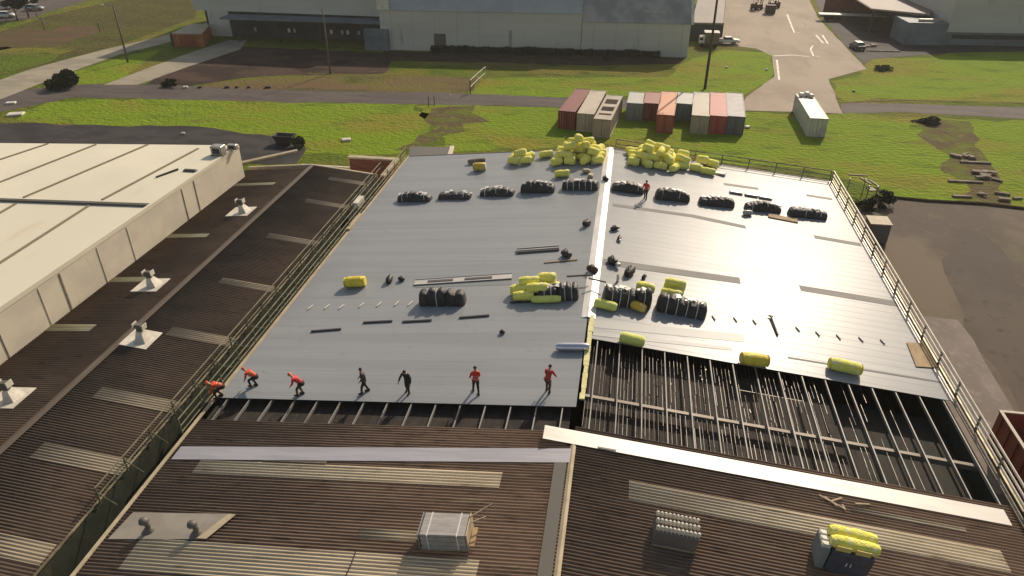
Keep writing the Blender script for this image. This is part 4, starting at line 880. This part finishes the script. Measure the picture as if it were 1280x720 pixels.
for px,py,rz,k,lab,l in ((869,214,-.1,'a','yellow roll flat on the roof, left of the last pair at rear right',0),(884,218,-.1,'c','long yellow roll, rightmost and nearest at rear right',0),(876,210,.15,'b','yellow roll stacked on top of the last rear-right pair',.5),(890,209,-.3,'b','yellow roll tilting at the far right end of the rear heap',.0),(703,221,.1,'c','single pale yellow roll in front of the big heap',0)):
    p=RP(px,py); bag(k,(p.x,p.y,p.z+.03+l),(0,tilt(p.x),rz),lab,m_='yellow')
def one(px,py,m_,lab,L,r,rz=0.,h=0.,nm='insulation_roll',cat='insulation roll',endm=None,flat=.9,am=.05):
    p=RP(px,py); t=thing(nm,lab,cat,(p.x,p.y,p.z+.03+h),rot=(0,tilt(p.x),rz),local=True)
    shade_auto(lump_roll(L,r,int(px),flat,am=am).build('wrapping',m_,t),50)
    if endm:
        for s_ in (-1,1):
            e=MB(); e.loft([[(s_*(L/2-.01),r*.93*math.cos(k*math.pi/7),r*flat+r*.9*math.sin(k*math.pi/7)) for k in range(14)],[(s_*(L/2+.05),r*.75*math.cos(k*math.pi/7),r*flat+r*.72*math.sin(k*math.pi/7)) for k in range(14)]]).build('end',endm,t)
    return t
one(445,358,'yellow_deep','lone fat yellow roll on the left slope near two black scraps',1.5,.42,.1,endm='yellow_deep')
one(600,213,'amber','amber roll with a white end at the rear left edge',1.2,.42,0.05,endm='vent_white')
one(683,378,'lime','long lime roll in front of the striped bundle left of the ridge',2.0,.26,.05)
one(756,386,'lime','lime green roll just right of the ridge cap',1.5,.33,-.15)
one(797,388,'amber','amber and yellow roll between the two right-hand bundles',1.0,.32,-.4)
one(789,430,'lime','lime roll on the edge above the open purlins',1.55,.36,-.1)
one(941,456,'yellow_deep','yellow roll casting a dark shadow over the open purlins',1.6,.42,.1,endm='amber')
one(1054,464,'yellow','pale yellow roll on the sheet edge, rightmost',1.85,.40,-.1,endm='yellow_deep')
one(603,213,'vent_white','white crumpled wrap beside the amber roll',.7,.3,.4,nm='plastic_wrap',cat='wrap')
one(596,204,'rubble','brown rumpled sacks at the rear left edge',1.8,.25,.2,nm='sack_pile',cat='sacks')
o=one(716,438,'silver_foil','shiny silver foil roll lying next to the foam strip',2.0,.26,.0,nm='foil_roll',cat='foil roll',am=.01)
for k,(px,py,h,rz) in enumerate(((655,375,0,.05),(650,368,0,.0),(667,366,0,.1),(690,364,0,-.1),(662,364,.48,.1),(684,360,.46,.06),(672,372,.46,.03))):
    p=RP(px,py); bag('a' if k%2 else 'c',(p.x,p.y,p.z+.03+h),(0,tilt(p.x),rz),'yellow roll in the heap around the striped bundle left of the ridge','rolls around the striped bundle')
for k,(px,py,h) in enumerate(((838,372,.0),(841,366,.0),(843,361,.0),(842,366,.42))):
    p=RP(px,py); bag('c',(p.x,p.y,p.z+.03+h),(0,tilt(p.x),-.08),'pale yellow roll stacked behind the right-hand black bundle','rolls behind the right bundle')
p=RP(805,370); bag('a',(p.x,p.y,p.z+.05+.3),(0,tilt(p.x),-.06),'pale yellow roll behind the black bundle right of the ridge')
# black strapped bundles
def bundle(px,py,px2,py2,lab,seed,Hh=1.0,loose=True,m_='black_wrap',group='black strapped bundles in the rear row',dep=.62):
    a=RP(px,py);b=RP(px2,py2); L=(b-a).length; c_=(a+b)/2; rz=math.atan2(b.y-a.y,b.x-a.x)
    rnd=random.Random(seed)
    t=thing('strapped_bundle',lab,'bundle',(c_.x,c_.y+dep*.7,zm(c_.x)+.025),group,rot=(0,tilt(c_.x),rz),local=True)
    ns=rnd.choice((5,6,6,7)); step=L/ns; rg=[];n=12; sub=6
    for i in range(ns*sub+1):
        x=-L/2+L*i/(ns*sub); ph=(i%sub)/sub; bul=(.90 if group else .80)+(.10 if group else .20)*math.sin(math.pi*ph)**.6; e=1.
        if i==0 or i==ns*sub: e=.72
        um=(i/(ns*sub)); hh=Hh*(.88+.12*math.sin(seed*2.3+x*1.7))*bul*e*((.58+.42*math.sin(math.pi*min(1,max(0,um)))**.6) if group else 1); dd_=dep*bul*e; rr=[]
        for k in range(n+1):
            a_=math.pi*k/n; q=1+.10*noise.noise(Vector((x*3,math.cos(a_)*2,seed+math.sin(a_)*2)))
            rr.append((x,-dd_*q*math.copysign(abs(math.cos(a_))**.6,math.cos(a_)),max(.0,hh*q*math.sin(a_)**.7 if math.sin(a_)>0 else 0)))
        rg.append(rr)
    shade_auto(MB().loft(rg).build('wrapping',m_,t),60)
    for i in range(ns+1):
        if i in (0,ns) or rnd.random()<.5: continue
        x=-L/2+step*i; s_=MB(); q=[]
        for k in range(11):
            a_=math.pi*k/10; dm=(.58+.42*math.sin(math.pi*i/ns)**.6)*1.08 if group else 1; q.append((x,-dep*.86*math.copysign(abs(math.cos(a_))**.6,math.cos(a_)),.02+Hh*.84*dm*max(0,math.sin(a_))**.7))
        s_.tube(q,.035,4).build('strap','white_strap',t)
    if loose:
        m2=MB()
        for k in range(rnd.randint(8,12)):
            x=rnd.uniform(-L*.46,L*.46); m2.box((x,rnd.uniform(-.1,.3),Hh*(.84 if not group else .84*(.6+.4*math.sin(math.pi*(x/L+.5))))+rnd.uniform(-.02,.06)),(rnd.uniform(.12,.4),rnd.uniform(.15,.5),rnd.uniform(.03,.12)),rnd.uniform(0,3))
        m2.build('torn_wrap','white_strap',t,kind='stuff')
    return t
for i,(q,lab) in enumerate((((497,252,538,252),'black strapped bundle nearest the left guard rail, rear row'),((548,249,588,249),'low black bundle, second from the left in the rear row'),((600,245,642,245),'black bundle, third from the left in the rear row'),((651,241,693,241),'tall domed black bundle, fourth from the left in the rear row'),((703,237,748,238),'black bundle just left of the ridge in the rear row'),((764,238,804,243),'black bundle just right of the ridge beside the red-clad worker'),((819,249,861,253),'domed black bundle right of the red-clad worker'),((874,256,917,260),'black bundle in front of the grey channel strip'),((932,263,975,266),'white-littered black bundle behind the plywood board'),((986,270,1033,275),'dark bundle at the right end of the rear row'))):
    bundle(*q,lab,i+1,Hh=(.8,.62,.7,1.05,.95,.85,1.05,.85,.8,.85)[i],dep=.55)
bundle(524,382,581,382,'fat black bundle with white bands alone on the left slope',31,1.15,loose=False,group=None,dep=.55)
bundle(672,376,723,374,'black bundle among yellow rolls left of the ridge',33,1.0,group=None,m_='black_wrap')
bundle(752,381,812,386,'tall dark bundle right of the ridge behind lime and amber rolls',35,1.3,group=None)
bundle(820,388,882,400,'long dark bundle with a coiled top, farthest right in the middle row',37,1.15,group=None)
# ------------------------------------------------------------------ sheets, channels, small things on the new roof
def lay(px,py,px2,py2,w,h,m_,nm,lab,cat,group=None,ext=None,lift=.03):
    a=RP(px,py);b=RP(px2,py2); L=(b-a).length; c_=(a+b)/2; rz=math.atan2(b.y-a.y,b.x-a.x)
    t=thing(nm,lab,cat,(c_.x,c_.y,zm(c_.x)+lift),group,rot=(0,tilt(c_.x) if abs(math.cos(rz))>.5 else 0,rz),local=True)
    if ext: ext(t,L,w,h)
    else:
        MB().bevbox((0,0,h/2),(L,w,h),min(.02,h*.3)).build('board',m_,t)
    return t
def single(px,py,px2,py2,w,h,m_,nm,lab,cat,group=None,lift=.03):
    a=RP(px,py);b=RP(px2,py2); L=(b-a).length; c_=(a+b)/2; rz=math.atan2(b.y-a.y,b.x-a.x)
    o=MB().bevbox((0,0,h/2),(L,w,h),min(.02,h*.3)).build(nm,m_,base='none',label=lab,cat=cat,group=group)
    o.location=(c_.x,c_.y,zm(c_.x)+lift); o.rotation_euler=(0,tilt(c_.x)*math.cos(rz),rz); return o
for q,lab in (((389,415,427,412),'black flat strip, leftmost and nearest of the four on the left slope'),((454,404,491,402),'black flat strip, second from the left of the four'),((503,403,540,401),'black flat strip, third from the left of the four'),((574,398,612,395),'black flat strip, rightmost of the four, beyond the others')):
    single(*q,.18,.07,'dark_metal','metal_strip',lab,'strip','black strips on the left slope')
def chan(t,L,w,h):
    MB().box((0,0,.02),(L,w,.03)).build('base_sheet','flashing',t)
    for s_ in (-1,1): MB().box((0,s_*w/2,.045),(L,.03,.05)).build('flange','roof_band_light',t)
    k=0; x=-L*.32
    for x,l in ((-L*.23,L*.26),(L*.16,L*.28)): MB().box((x,0,.05),(l,w*.35,.05)).build('dark_slot','channel_dark',t)
lay(518,354,640,346,.75,.2,None,'channel_sheet','long pale channel sheet with two dark slots behind the fat black bundle','channel',ext=chan)
def chans(t,L,w,h):
    for k in range(4): MB().box((0,-w/2+w*(k+.5)/4,.06+.05*(k%2)),(L,w/4-.03,.12)).build('channel','channel_grey' if k%2 else 'channel_dark',t)
lay(646,315,699,311,.7,.2,None,'channel_bundle','bundle of grey channels lying left of the ridge, mid roof','channels',ext=chans)
def chans3(t,L,w,h):
    for k,x in enumerate((-L*.32,0.02*L,L*.33)): MB().bevbox((x,-.05*k,.1),(L*.29,w,.16),.03).build('channel','channel_grey',t)
lay(910,240,966,249,.55,.2,None,'channel_row','row of three grey channels behind the rear black bundles on the right','channels',ext=chans3)
single(680,329,722,325,.14,.05,'plywood','timber_batten','thin brown batten lying near the ridge, mid left slope','batten')
single(960,270,997,277,.8,.07,'plywood','plywood_board','brown board on the roof in front of the white-littered bundle','board')
single(637,379,668,378,.12,.08,'dark_metal','metal_bar','dark bar under the yellow rolls left of the ridge','bar')
single(708,354,741,352,.12,.1,'dark_metal','metal_bar','dark bar sticking out towards the ridge cap from the left','bar',lift=.5)
single(735,358,757,362,.12,.1,'dark_metal','metal_bar','dark bar crossing the ridge cap from the right bundle','bar',lift=.55)
p=RP(1153,445); MB().hexa([(x,y,zm(x)+.035) for x,y in [(RP(*q).x,RP(*q).y) for q in ((1145,459),(1176,461),(1160,430),(1133,429))]]+[(x,y,zm(x)+.07) for x,y in [(RP(*q).x,RP(*q).y) for q in ((1145,459),(1176,461),(1160,430),(1133,429))]]).build('plywood_sheet','plywood',label='tan plywood sheet at the right eave under the guard rail',cat='board')
# small fixing brackets in rows
br=None
for i,(px,py) in enumerate(((388,385),(409,384),(427,384),(452,382),(474,381),(496,380),(513,380))):
    p=RP(px,py)
    if br is None: br=MB().bevbox((0,0,.03),(.09,.62,.05),.01).build('white_bracket','vent_white',base='none',label='small white bracket in the row left of the fat black bundle',cat='bracket',group='white brackets in a row'); o=br
    else: o=br.copy(); col.objects.link(o)
    o.location=(p.x,p.y,p.z+.03); o.rotation_euler=(0,tilt(p.x),-.25)
br=None
for i,(px,py) in enumerate(((892,398),(919,400),(943,403),(997,412),(1022,418),(1048,422),(1076,425),(1103,428))):
    p=RP(px,py)
    if br is None: br=MB().bevbox((0,0,.03),(.07,.55,.07),.01).build('grey_bracket','channel_dark',base='none',label='small dark bracket in the row along the right slope',cat='bracket',group='dark brackets in a row'); o=br
    else: o=br.copy(); col.objects.link(o)
    o.location=(p.x,p.y,p.z+.03); o.rotation_euler=(0,tilt(p.x),.3)
a=RP(972,420);b=RP(963,397); MB().tube([(a.x,a.y,a.z+.08),(b.x,b.y,b.z+.14)],.07,6).tube([(b.x-.15,b.y,b.z+.14),(b.x+.15,b.y,b.z+.1)],.06,5).build('hammer','dark_metal',label='long-handled dark tool lying on the bright part of the right slope',cat='tool')
# bags and tools
def toolbag(px,py,lab,sx=.7,m_='dark_metal',white=False,nm='tool_bag',cat='tool bag'):
    p=RP(px,py); t=thing(nm,lab,cat,(p.x,p.y,p.z+.03),rot=(0,tilt(p.x),px*.7),local=True)
    shade_auto(lump_roll(sx,sx*.32,int(px*3),.8,10,5,.2).build('bag',m_,t),50)
    MB().tube([(-sx*.25,0,sx*.5),(-sx*.1,.02,sx*.72),(sx*.15,0,sx*.7),(sx*.25,0,sx*.5)],.03,5).build('handle',m_,t)
    if white: shade_auto(lump_roll(sx*.6,sx*.2,int(px*5),.8,8,4,.2).build('rag','vent_white',t),50).location=(-sx*.55,-.1,0)
toolbag(487,352,'small black tool bag right of the lone yellow roll',.75)
toolbag(502,351,'smaller black scrap right of the black tool bag',.5)
toolbag(628,417,'tiny dark object on the left slope behind the red-clad workers',.35)
toolbag(733,282,'black box-like bag near the ridge cap, upper left slope',.8)
toolbag(708,321,'dark pointed bag left of the ridge, by the grey channels',.85,'black_wrap')
toolbag(768,288,'black bag with a white rag, upper of two right of the ridge',.6,white=True)
toolbag(774,300,'small black bag with a white rag, lower of two right of the ridge',.5,white=True)
toolbag(766,330,'dark bag with a white rag right of the ridge, mid roof',.9,'black_wrap',True)
toolbag(787,343,'dark heap of harness above the right-hand bundle',1.,'black_wrap')
toolbag(805,348,'small dark scrap right of the harness heap',.45)
toolbag(740,340,'dark tool bag sitting on the ridge cap',.8,'machine_brown')
toolbag(757,226,'dark tool bag beside the rear end of the ridge cap',.7,'black_wrap')
toolbag(934,269,'spiky grey offcuts below the rear row bundles',.8,'channel_grey')
toolbag(741,343.5,'small black scrap just below the bag on the ridge',.3)
p=RP(772,352); MB().lathe([(.08,0),(.1,.05),(.1,.5),(.05,.55),(.05,.62)],(p.x,p.y,p.z+.02),10).build('sealant_tube','vent_white',label='white upright tube standing right of the ridge',cat='tube')
p=RP(855,196.); MB().bevbox((p.x+2.2,p.y-1.2,zm(p.x+2.2)+.25),(1.1,.9,.4),.15,.3).build('white_sack','vent_white',label='white sack behind the last rear-right yellow rolls',cat='sack')
p=RP(900,218); MB().bevbox((p.x,p.y,p.z+.12),(1.1,.7,.18),.06,-.3).build('white_sack','vent_white',label='flat white sack at the right end of the rear yellow rolls',cat='sack')
for k,(px,py) in enumerate(((733,216),(744,206),(738,222))):
    p=RP(px,py); MB().bevbox((p.x,p.y,p.z+.2),(.8,.5,.35),.1,k*.8).build('torn_packaging','coping',label='torn tan packaging behind the bundle left of the ridge',cat='packaging',group='torn packaging by the ridge')
p=RP(728,410)
# battens on old roof, right
for a_,b_,lab in (((1023,620),(1056,638),'longest loose batten below the white cover flashing'),((1038,628),(1052,624),'short batten crossing the long one below the flashing'),((1052,632),(1056,639),'shortest loose batten, upright in the picture, below the flashing'),((1068,631),(1087,632),'batten lying apart to the right of the crossed ones'),((1030,622),(1046,634),'batten lying parallel to the longest one')):
    single(*a_,*b_,.11,.07,'timber','timber_batten',lab,'batten','loose battens on the old roof',lift=.04)
p=RP(1047,618); 
single(747,561,770,565,.12,.02,'dark_metal','metal_strip','short dark strip on the left part of the white cover flashing','strip',lift=.1)
random.seed(77)
for k,(px,py,lab) in enumerate(((423,598,''),(430,685,''),(443,690,''),(462,648,''))): pass
a=RP(445,690);b=RP(432,722); MB().tube([(a.x,a.y,a.z+.05),((a.x+b.x)/2+.03,(a.y+b.y)/2,(a.z+b.z)/2+.05),(b.x,b.y,b.z+.05)],.03,5).build('rope','dark_metal',label='dark rope hanging over the front skylight on the left slope',cat='rope')
# ------------------------------------------------------------------ crates on the front roof
p=RP(556,690); t=thing('sheet_pack','strapped grey pack of sheets on a pallet, with planks sticking out behind','pack',(p.x,p.y,p.z),rot=(0,tilt(-1),.03),local=True); t.scale=(.88,.85,.85)
for k in range(6): MB().bevbox((0,.75,.28+k*.17),(2.3-.03*(k%2),1.5-.04*(k%2),.155),.02).build('sheet_layer','pack_grey',t)
for x in (-.75,.75): MB().box((x,.75,1.2),(.07,1.54,.02)).build('strap','white_strap',t)
for x in (-.75,.75): MB().box((x,-.02,.7),(.07,.02,1.0)).build('strap','white_strap',t)
MB().box((1.22,.75,.7),(.07,1.5,1.1)).build('side_board','coping',t); MB().box((1.42,.6,.5),(.25,1.2,.06)).build('cardboard','plywood',t)
for y in (.1,.75,1.4): MB().box((0,y,.1),(2.4,.12,.18)).build('pallet_bearer','timber',t)
MB().box((-1.2,.7,.75),(.05,1.5,1.05)).build('side_board','channel_grey',t)
MB().tube([(1.2,1.2,1.25),(2.3,2.1,1.35)],.045,5).build('plank','timber',t); MB().tube([(1.3,.9,1.2),(2.0,1.3,1.2)],.045,5).build('plank','timber',t)
p=RP(842,688); t=thing('tube_pack','block of white tubes stacked in three rows on the right old roof','pack',(p.x,p.y,p.z),rot=(0,tilt(1),.0),local=True)
MB().bevbox((0,.6,.5),(1.9,1.15,.8),.04).build('wrapped_block','annex_roof',t)
for r_ in range(3):
    for i in range(11):
        x=-.88+i*.176; MB().lathe([(.07,0),(.08,.02),(.08,.18),(.05,.22),(.02,.23)],(x,.2+r_*.4,.9),8).build('tube','vent_white',t)
for y in (.1,1.1): MB().box((0,y,.06),(1.9,.14,.1)).build('pallet_bearer','timber',t)
p=RP(1050,722); t=thing('insulation_pallet','slate grey pack topped with yellow rolls at the bottom right','pack',(p.x,p.y,p.z),rot=(0,tilt(1),-.05),local=True)
MB().bevbox((.15,.7,.75),(1.75,1.3,1.3),.06).build('wrapped_block','pack_slate',t)
for k in range(2):
    o=shade_auto(lump_roll(2.,.3,60+k,.8,am=.12).build('roll','yellow',t),50); o.location=(.15,.45+k*.55,1.38)
for k,x in enumerate((-.35,.45)): MB().box((x,-.02+.1,1.62),(.6,.04,.26)).build('paper_label','card_buff',t)
o=MB().bevbox((-.95,.7,.75),(.35,1.2,1.2),.05).build('side_carton','cont_grey',t); 
for k in range(3): MB().bevbox((-1.0,.3+k*.3,1.45),(.4,.28,.22),.05).build('white_carton','vent_white',t)
for k in (0,1): MB().box((.0+k*.18,.03,.8),(.05,.03,.2)).build('white_mark','vent_white',t)
# ------------------------------------------------------------------ people
def skin_mesh(nm,verts,edges,rad,m_,parent,sub=2):
    me=D.meshes.new(nm); me.from_pydata(verts,edges,[]); me.update()
    o=D.objects.new(nm,me); col.objects.link(o)
    md=o.modifiers.new('s','SKIN'); md.use_smooth_shade=True
    if not me.skin_vertices: me.attributes.new if False else None
    sv=me.skin_vertices[0].data if len(me.skin_vertices) else None
    if sv is None: return o
    for i,r_ in enumerate(rad): sv[i].radius=(r_,r_)
    sv[0].use_root=True
    s2=o.modifiers.new('u','SUBSURF'); s2.levels=sub; s2.render_levels=sub
    bpy.context.view_layer.update(); dg=bpy.context.evaluated_depsgraph_get()
    nm_=D.meshes.new_from_object(o.evaluated_get(dg)); o.modifiers.clear(); o.data=nm_; D.meshes.remove(me)
    nm_.materials.clear(); nm_.materials.append(M[m_])
    for p_ in nm_.polygons: p_.use_smooth=True
    o.parent=parent; return o
def skin_init(me):
    pass
def person(px,py,face,lab,bend=.2,top='hivis_red',bot='cloth_dark',hat='hat_white',arm=(.2,.2),stride=.12,elbow=.3,armf=.15,skirt=0,headturn=0.,knee=.0,slope=True):
    p=RP(px,py); t=thing('person',lab,'person',(p.x,p.y,p.z+.03),'roof workers',rot=(0,0,face),local=True)
    # local: facing +X ; y left
    hipz=.93-knee*.18; hip=Vector((-bend*.22,0,hipz)); sb,cb_=math.sin(bend),math.cos(bend)
    def up_(d,y=0,f_=0): return hip+Vector((sb*d+cb_*f_,y,cb_*d-sb*f_))
    chest=up_(.34); sho=up_(.50); neck=up_(.58); nb=bend*.75
    hd=neck+Vector((math.sin(nb)*.13+.02,0,math.cos(nb)*.13)); top_=hd+Vector((math.sin(nb)*.09,0,math.cos(nb)*.09))
    V=[];E=[];RD=[]
    def v(p_,r_,c_=None):
        V.append(tuple(p_)); RD.append(r_); 
        if c_ is not None: E.append((c_,len(V)-1))
        return len(V)-1
    i0=v(hip,.11); i1=v(up_(.18),.11,i0); i2=v(chest,.15,i1); i3=v(sho,.10,i2); i4=v(neck,.058,i3); i5=v(hd-Vector((0,0,.02)),.088,i4); i6=v(top_,.082,i5)
    jo=[]
    for k,s_ in enumerate((1,-1)):
        st=stride*s_
        h0=v(hip+Vector((0,s_*.1,-.06)),.1,i0); kn=Vector((st*.5+.04+knee*.2,s_*.11,.48-knee*.04)); k1=v(kn,.062,h0); an_=Vector((st-.02,s_*.12,.09)); a1_=v(an_,.042,k1); f1=v((an_.x+.16,s_*.14,.035),.035,a1_)
        jo.append((h0,kn,an_))
    hands=[]
    for k,s_ in enumerate((1,-1)):
        sp=up_(.49,s_*.19); s1=v(sp,.062,i3); ar=arm[k]
        e=sp+Vector((armf*.9+sb*.0,s_*ar*.28,-.28)); e1=v(e,.045,s1)
        w_=e+Vector((.10+elbow*.18,s_*(ar*.08-.02),-.24+elbow*.14)); w1=v(w_,.03,e1); dr=(w_-e).normalized()
        pa=w_+dr*.07; v(pa,.034,w1); hands.append((w_,pa,dr,s_))
        jo.append((sp,e,w_))
    body=skin_mesh('body',V,E,RD,'skin',t,2)
    # fingers and face added into the same mesh
    ex=MB()
    for w_,pa,dr,s_ in hands:
        sd=Vector((0,0,1)).cross(dr).normalized() if abs(dr.z)<.9 else Vector((0,1,0)).cross(dr).normalized()
        for q,L_ in ((-.026,.062),(-.009,.074),(.009,.07),(.026,.055)):
            b0=pa+sd*q; b1=b0+dr*L_*.6; b2=b1+(dr*.6+Vector((-.6,0,-.2)))*L_*.5; ex.tube([b0,b1,b2],.0095,6,.007)
        th=w_+dr*.03+sd*.03; ex.tube([th,th+dr*.03+sd*.025,th+dr*.055+sd*.028],.011,6,.008)
    fwd=Vector((math.cos(nb),0,-math.sin(nb))); uph=Vector((math.sin(nb),0,math.cos(nb))); hc=(hd+top_)/2
    ex.tube([hc+fwd*.07+uph*.02,hc+fwd*.115-uph*.02],.014,6,.018)
    for s_ in (1,-1):
        ex.tube([hc+Vector((0,s_*.075,0))+uph*.02,hc+Vector((0,s_*.1,0))-uph*.02],.016,6,.014)
    import bmesh
    bm=bmesh.new(); bm.from_mesh(body.data); tmp=D.meshes.new('x'); tmp.from_pydata(ex.v,[],ex.f); bm.from_mesh(tmp); bm.to_mesh(body.data); bm.free(); D.meshes.remove(tmp)
    fc=MB()
    for s_ in (1,-1): fc.lathe([(.003,-.012),(.011,0),(.003,.012)],tuple(hc+fwd*.083+Vector((0,s_*.03,0))+uph*.02),6)
    fc.build('eyes','cloth_dark',t); 
    q=hc+fwd*.088-uph*.045; MB().box(tuple(q),(.012,.045,.012)).build('mouth','cont_brick',t)
    # jacket
    V=[];E=[];RD=[]
    i0=v(up_(-.10),.185); i1=v(up_(.18),.175,i0); i2=v(chest,.18,i1); i3=v(sho-Vector((0,0,.0)),.125,i2); i4=v(up_(.545),.085,i3)
    for sp,e,w_ in jo[2:]:
        a_=v(sp,.082,i3); b_=v(e,.063,a_); c_=v(e+(w_-e)*.88,.047,b_)
    skin_mesh('jacket',V,E,RD,top,t,2)
    if top.startswith('hivis'):
        for dz,rr in ((.10,.158),(.27,.168)):
            c_=up_(dz); ax=Vector((math.cos(bend),0,-math.sin(bend))); rg=MB(); pts=[c_+ax*rr*1.02*math.cos(q*math.pi/8)+Vector((0,1,0))*rr*1.02*math.sin(q*math.pi/8) for q in range(17)]
            rg.tube(pts,.018,4).build('reflective_band','galv',t)
    V=[];E=[];RD=[]
    i0=v(up_(.08),.165)
    for k,(h0,kn,an_) in enumerate(jo[:2]):
        s_=1 if k==0 else -1
        a_=v(hip+Vector((0,s_*.1,-.08)),.118,i0); b_=v(kn,.08,a_); c_=v(an_+Vector((0,0,.03)),.062,b_)
    skin_mesh('trousers',V,E,RD,bot,t,2)
    for k,(h0,kn,an_) in enumerate(jo[:2]):
        m2=MB(); m2.loft([[(an_.x+x,an_.y+y*w2,z) for y,z in ((-1,.0),(1,.0),(1,h2*.6),(.5,h2),(-.5,h2),(-1,h2*.6))] for x,w2,h2 in ((-.1,.04,.09),(-.06,.052,.17),(.02,.054,.17),(.09,.055,.1),(.18,.05,.075),(.21,.03,.05))]); shade_auto(m2.build('boot','boot',t),50)
    if hat in('hair',):
        MB().lathe([(.09,-.02),(.098,.02),(.09,.06),(.06,.095),(.01,.11)],(0,0,0),12).build('hair','hair',t,True).location=tuple(top_-uph*.045)
    else:
        hh=MB(); hh.lathe([(.135,-.005),(.14,.0),(.112,.012),(.11,.05),(.085,.1),(.03,.125),(.005,.127)],n=14); o=hh.build('helmet',hat,t,True); o.location=tuple(top_-uph*.02); o.rotation_euler=(0,nb,0)
    if skirt:
        o=MB().lathe([(.2,-.16),(.22,-.12),(.2,.0),(.18,.06)],n=12).build('tool_belt','cloth_dark',t,True); o.location=tuple(hip)
    return t
L_=R(180)
person(274,497,R(200),'worker in orange bending over the left guard rail, leftmost of all',bend=1.25,top='hivis_orange',bot='cloth_dark',hat='hat_orange',arm=(.3,.3),elbow=.2,armf=.1,knee=.5,skirt=1)
person(317,483,R(170),'worker in orange crouched forward, second from the left',bend=1.2,top='hivis_orange',bot='cloth_dark',hat='hat_orange',arm=(.2,.2),elbow=.1,armf=.05,knee=.5,skirt=1)
person(375,494,R(185),'worker in red stooping to the left, third from the left',bend=.85,top='hivis_red',bot='cloth_brown',hat='hat_orange',arm=(.2,.1),elbow=.3,armf=.05,skirt=1)
person(456,491,R(205),'worker in a grey top standing upright, fourth from the left',bend=.12,top='cloth_grey',bot='cloth_dark',hat='hair',arm=(.1,.1),elbow=.5,armf=0,stride=.2)
person(510,491,R(260),'worker all in black seen from above, in the middle of the line',bend=.4,top='cloth_olive',bot='cloth_dark',hat='hair',arm=(.55,.5),elbow=.3,armf=.1)
person(595,491,R(110),'worker in a red jacket walking, second from the right in the line',bend=.15,top='hivis_red',bot='cloth_dark',hat='hair',arm=(.35,.15),elbow=.4,armf=0,stride=.22)
person(685,490,R(75),'worker in a dark red jacket with hands low, rightmost of the line',bend=.4,top=mat('jacket_darkred',(.42,.03,.03),.7) and 'jacket_darkred',bot='cloth_brown',hat='hair',arm=(.25,.4),elbow=.3,armf=.12)
person(806.5,249,R(250),'worker in bright red standing alone in the rear row of bundles',bend=.1,top='hivis_red',bot='cloth_dark',hat='hair',arm=(.3,.3),elbow=.3,armf=0)
# ------------------------------------------------------------------ light
EL_,AZ=R(33),R(20)
w=D.worlds.new('World'); scn.world=w; w.use_nodes=True; nt=w.node_tree; bg=nt.nodes['Background']
sk=nt.nodes.new('ShaderNodeTexSky'); sk.sky_type='NISHITA'; sk.sun_disc=False; sk.sun_elevation=EL_; sk.sun_rotation=AZ; sk.air_density=1.2; sk.dust_density=2.
tn=nt.nodes.new('ShaderNodeMix'); tn.data_type='RGBA'; tn.blend_type='MULTIPLY'; tn.inputs[0].default_value=1; tn.inputs[7].default_value=(1.12,1.0,.86,1)
nt.links.new(sk.outputs[0],tn.inputs[6]); nt.links.new(tn.outputs[2],bg.inputs[0]); bg.inputs[1].default_value=.10
sd=D.lights.new('sun','SUN'); sd.energy=3.9; sd.angle=R(.6); sd.color=(1,.86,.69); so=D.objects.new('sun',sd); col.objects.link(so)
so.rotation_euler=Vector((math.sin(AZ)*math.cos(EL_),math.cos(AZ)*math.cos(EL_),math.sin(EL_))).to_track_quat('Z','Y').to_euler()
vs=scn.view_settings; vs.view_transform='Standard'; vs.look='None'; vs.gamma=1; vs.exposure=.15; vs.use_curve_mapping=False

MB().box((0,120,23),(420,420,50)).build('haze',(lambda m:m)(D.materials.new('haze_air')),base='none',kind='stuff',label='faint sunlit haze in the air over the site',cat='haze')
hm_=D.materials['haze_air']; hm_.use_nodes=True; hn=hm_.node_tree
for n_ in list(hn.nodes):
    if n_.type=='BSDF_PRINCIPLED': hn.nodes.remove(n_)
pv=hn.nodes.new('ShaderNodeVolumePrincipled'); pv.inputs['Color'].default_value=(.95,.93,.88,1); pv.inputs['Density'].default_value=.0002; pv.inputs['Anisotropy'].default_value=.3
hn.links.new(pv.outputs[0],[n_ for n_ in hn.nodes if n_.type=='OUTPUT_MATERIAL'][0].inputs['Volume'])
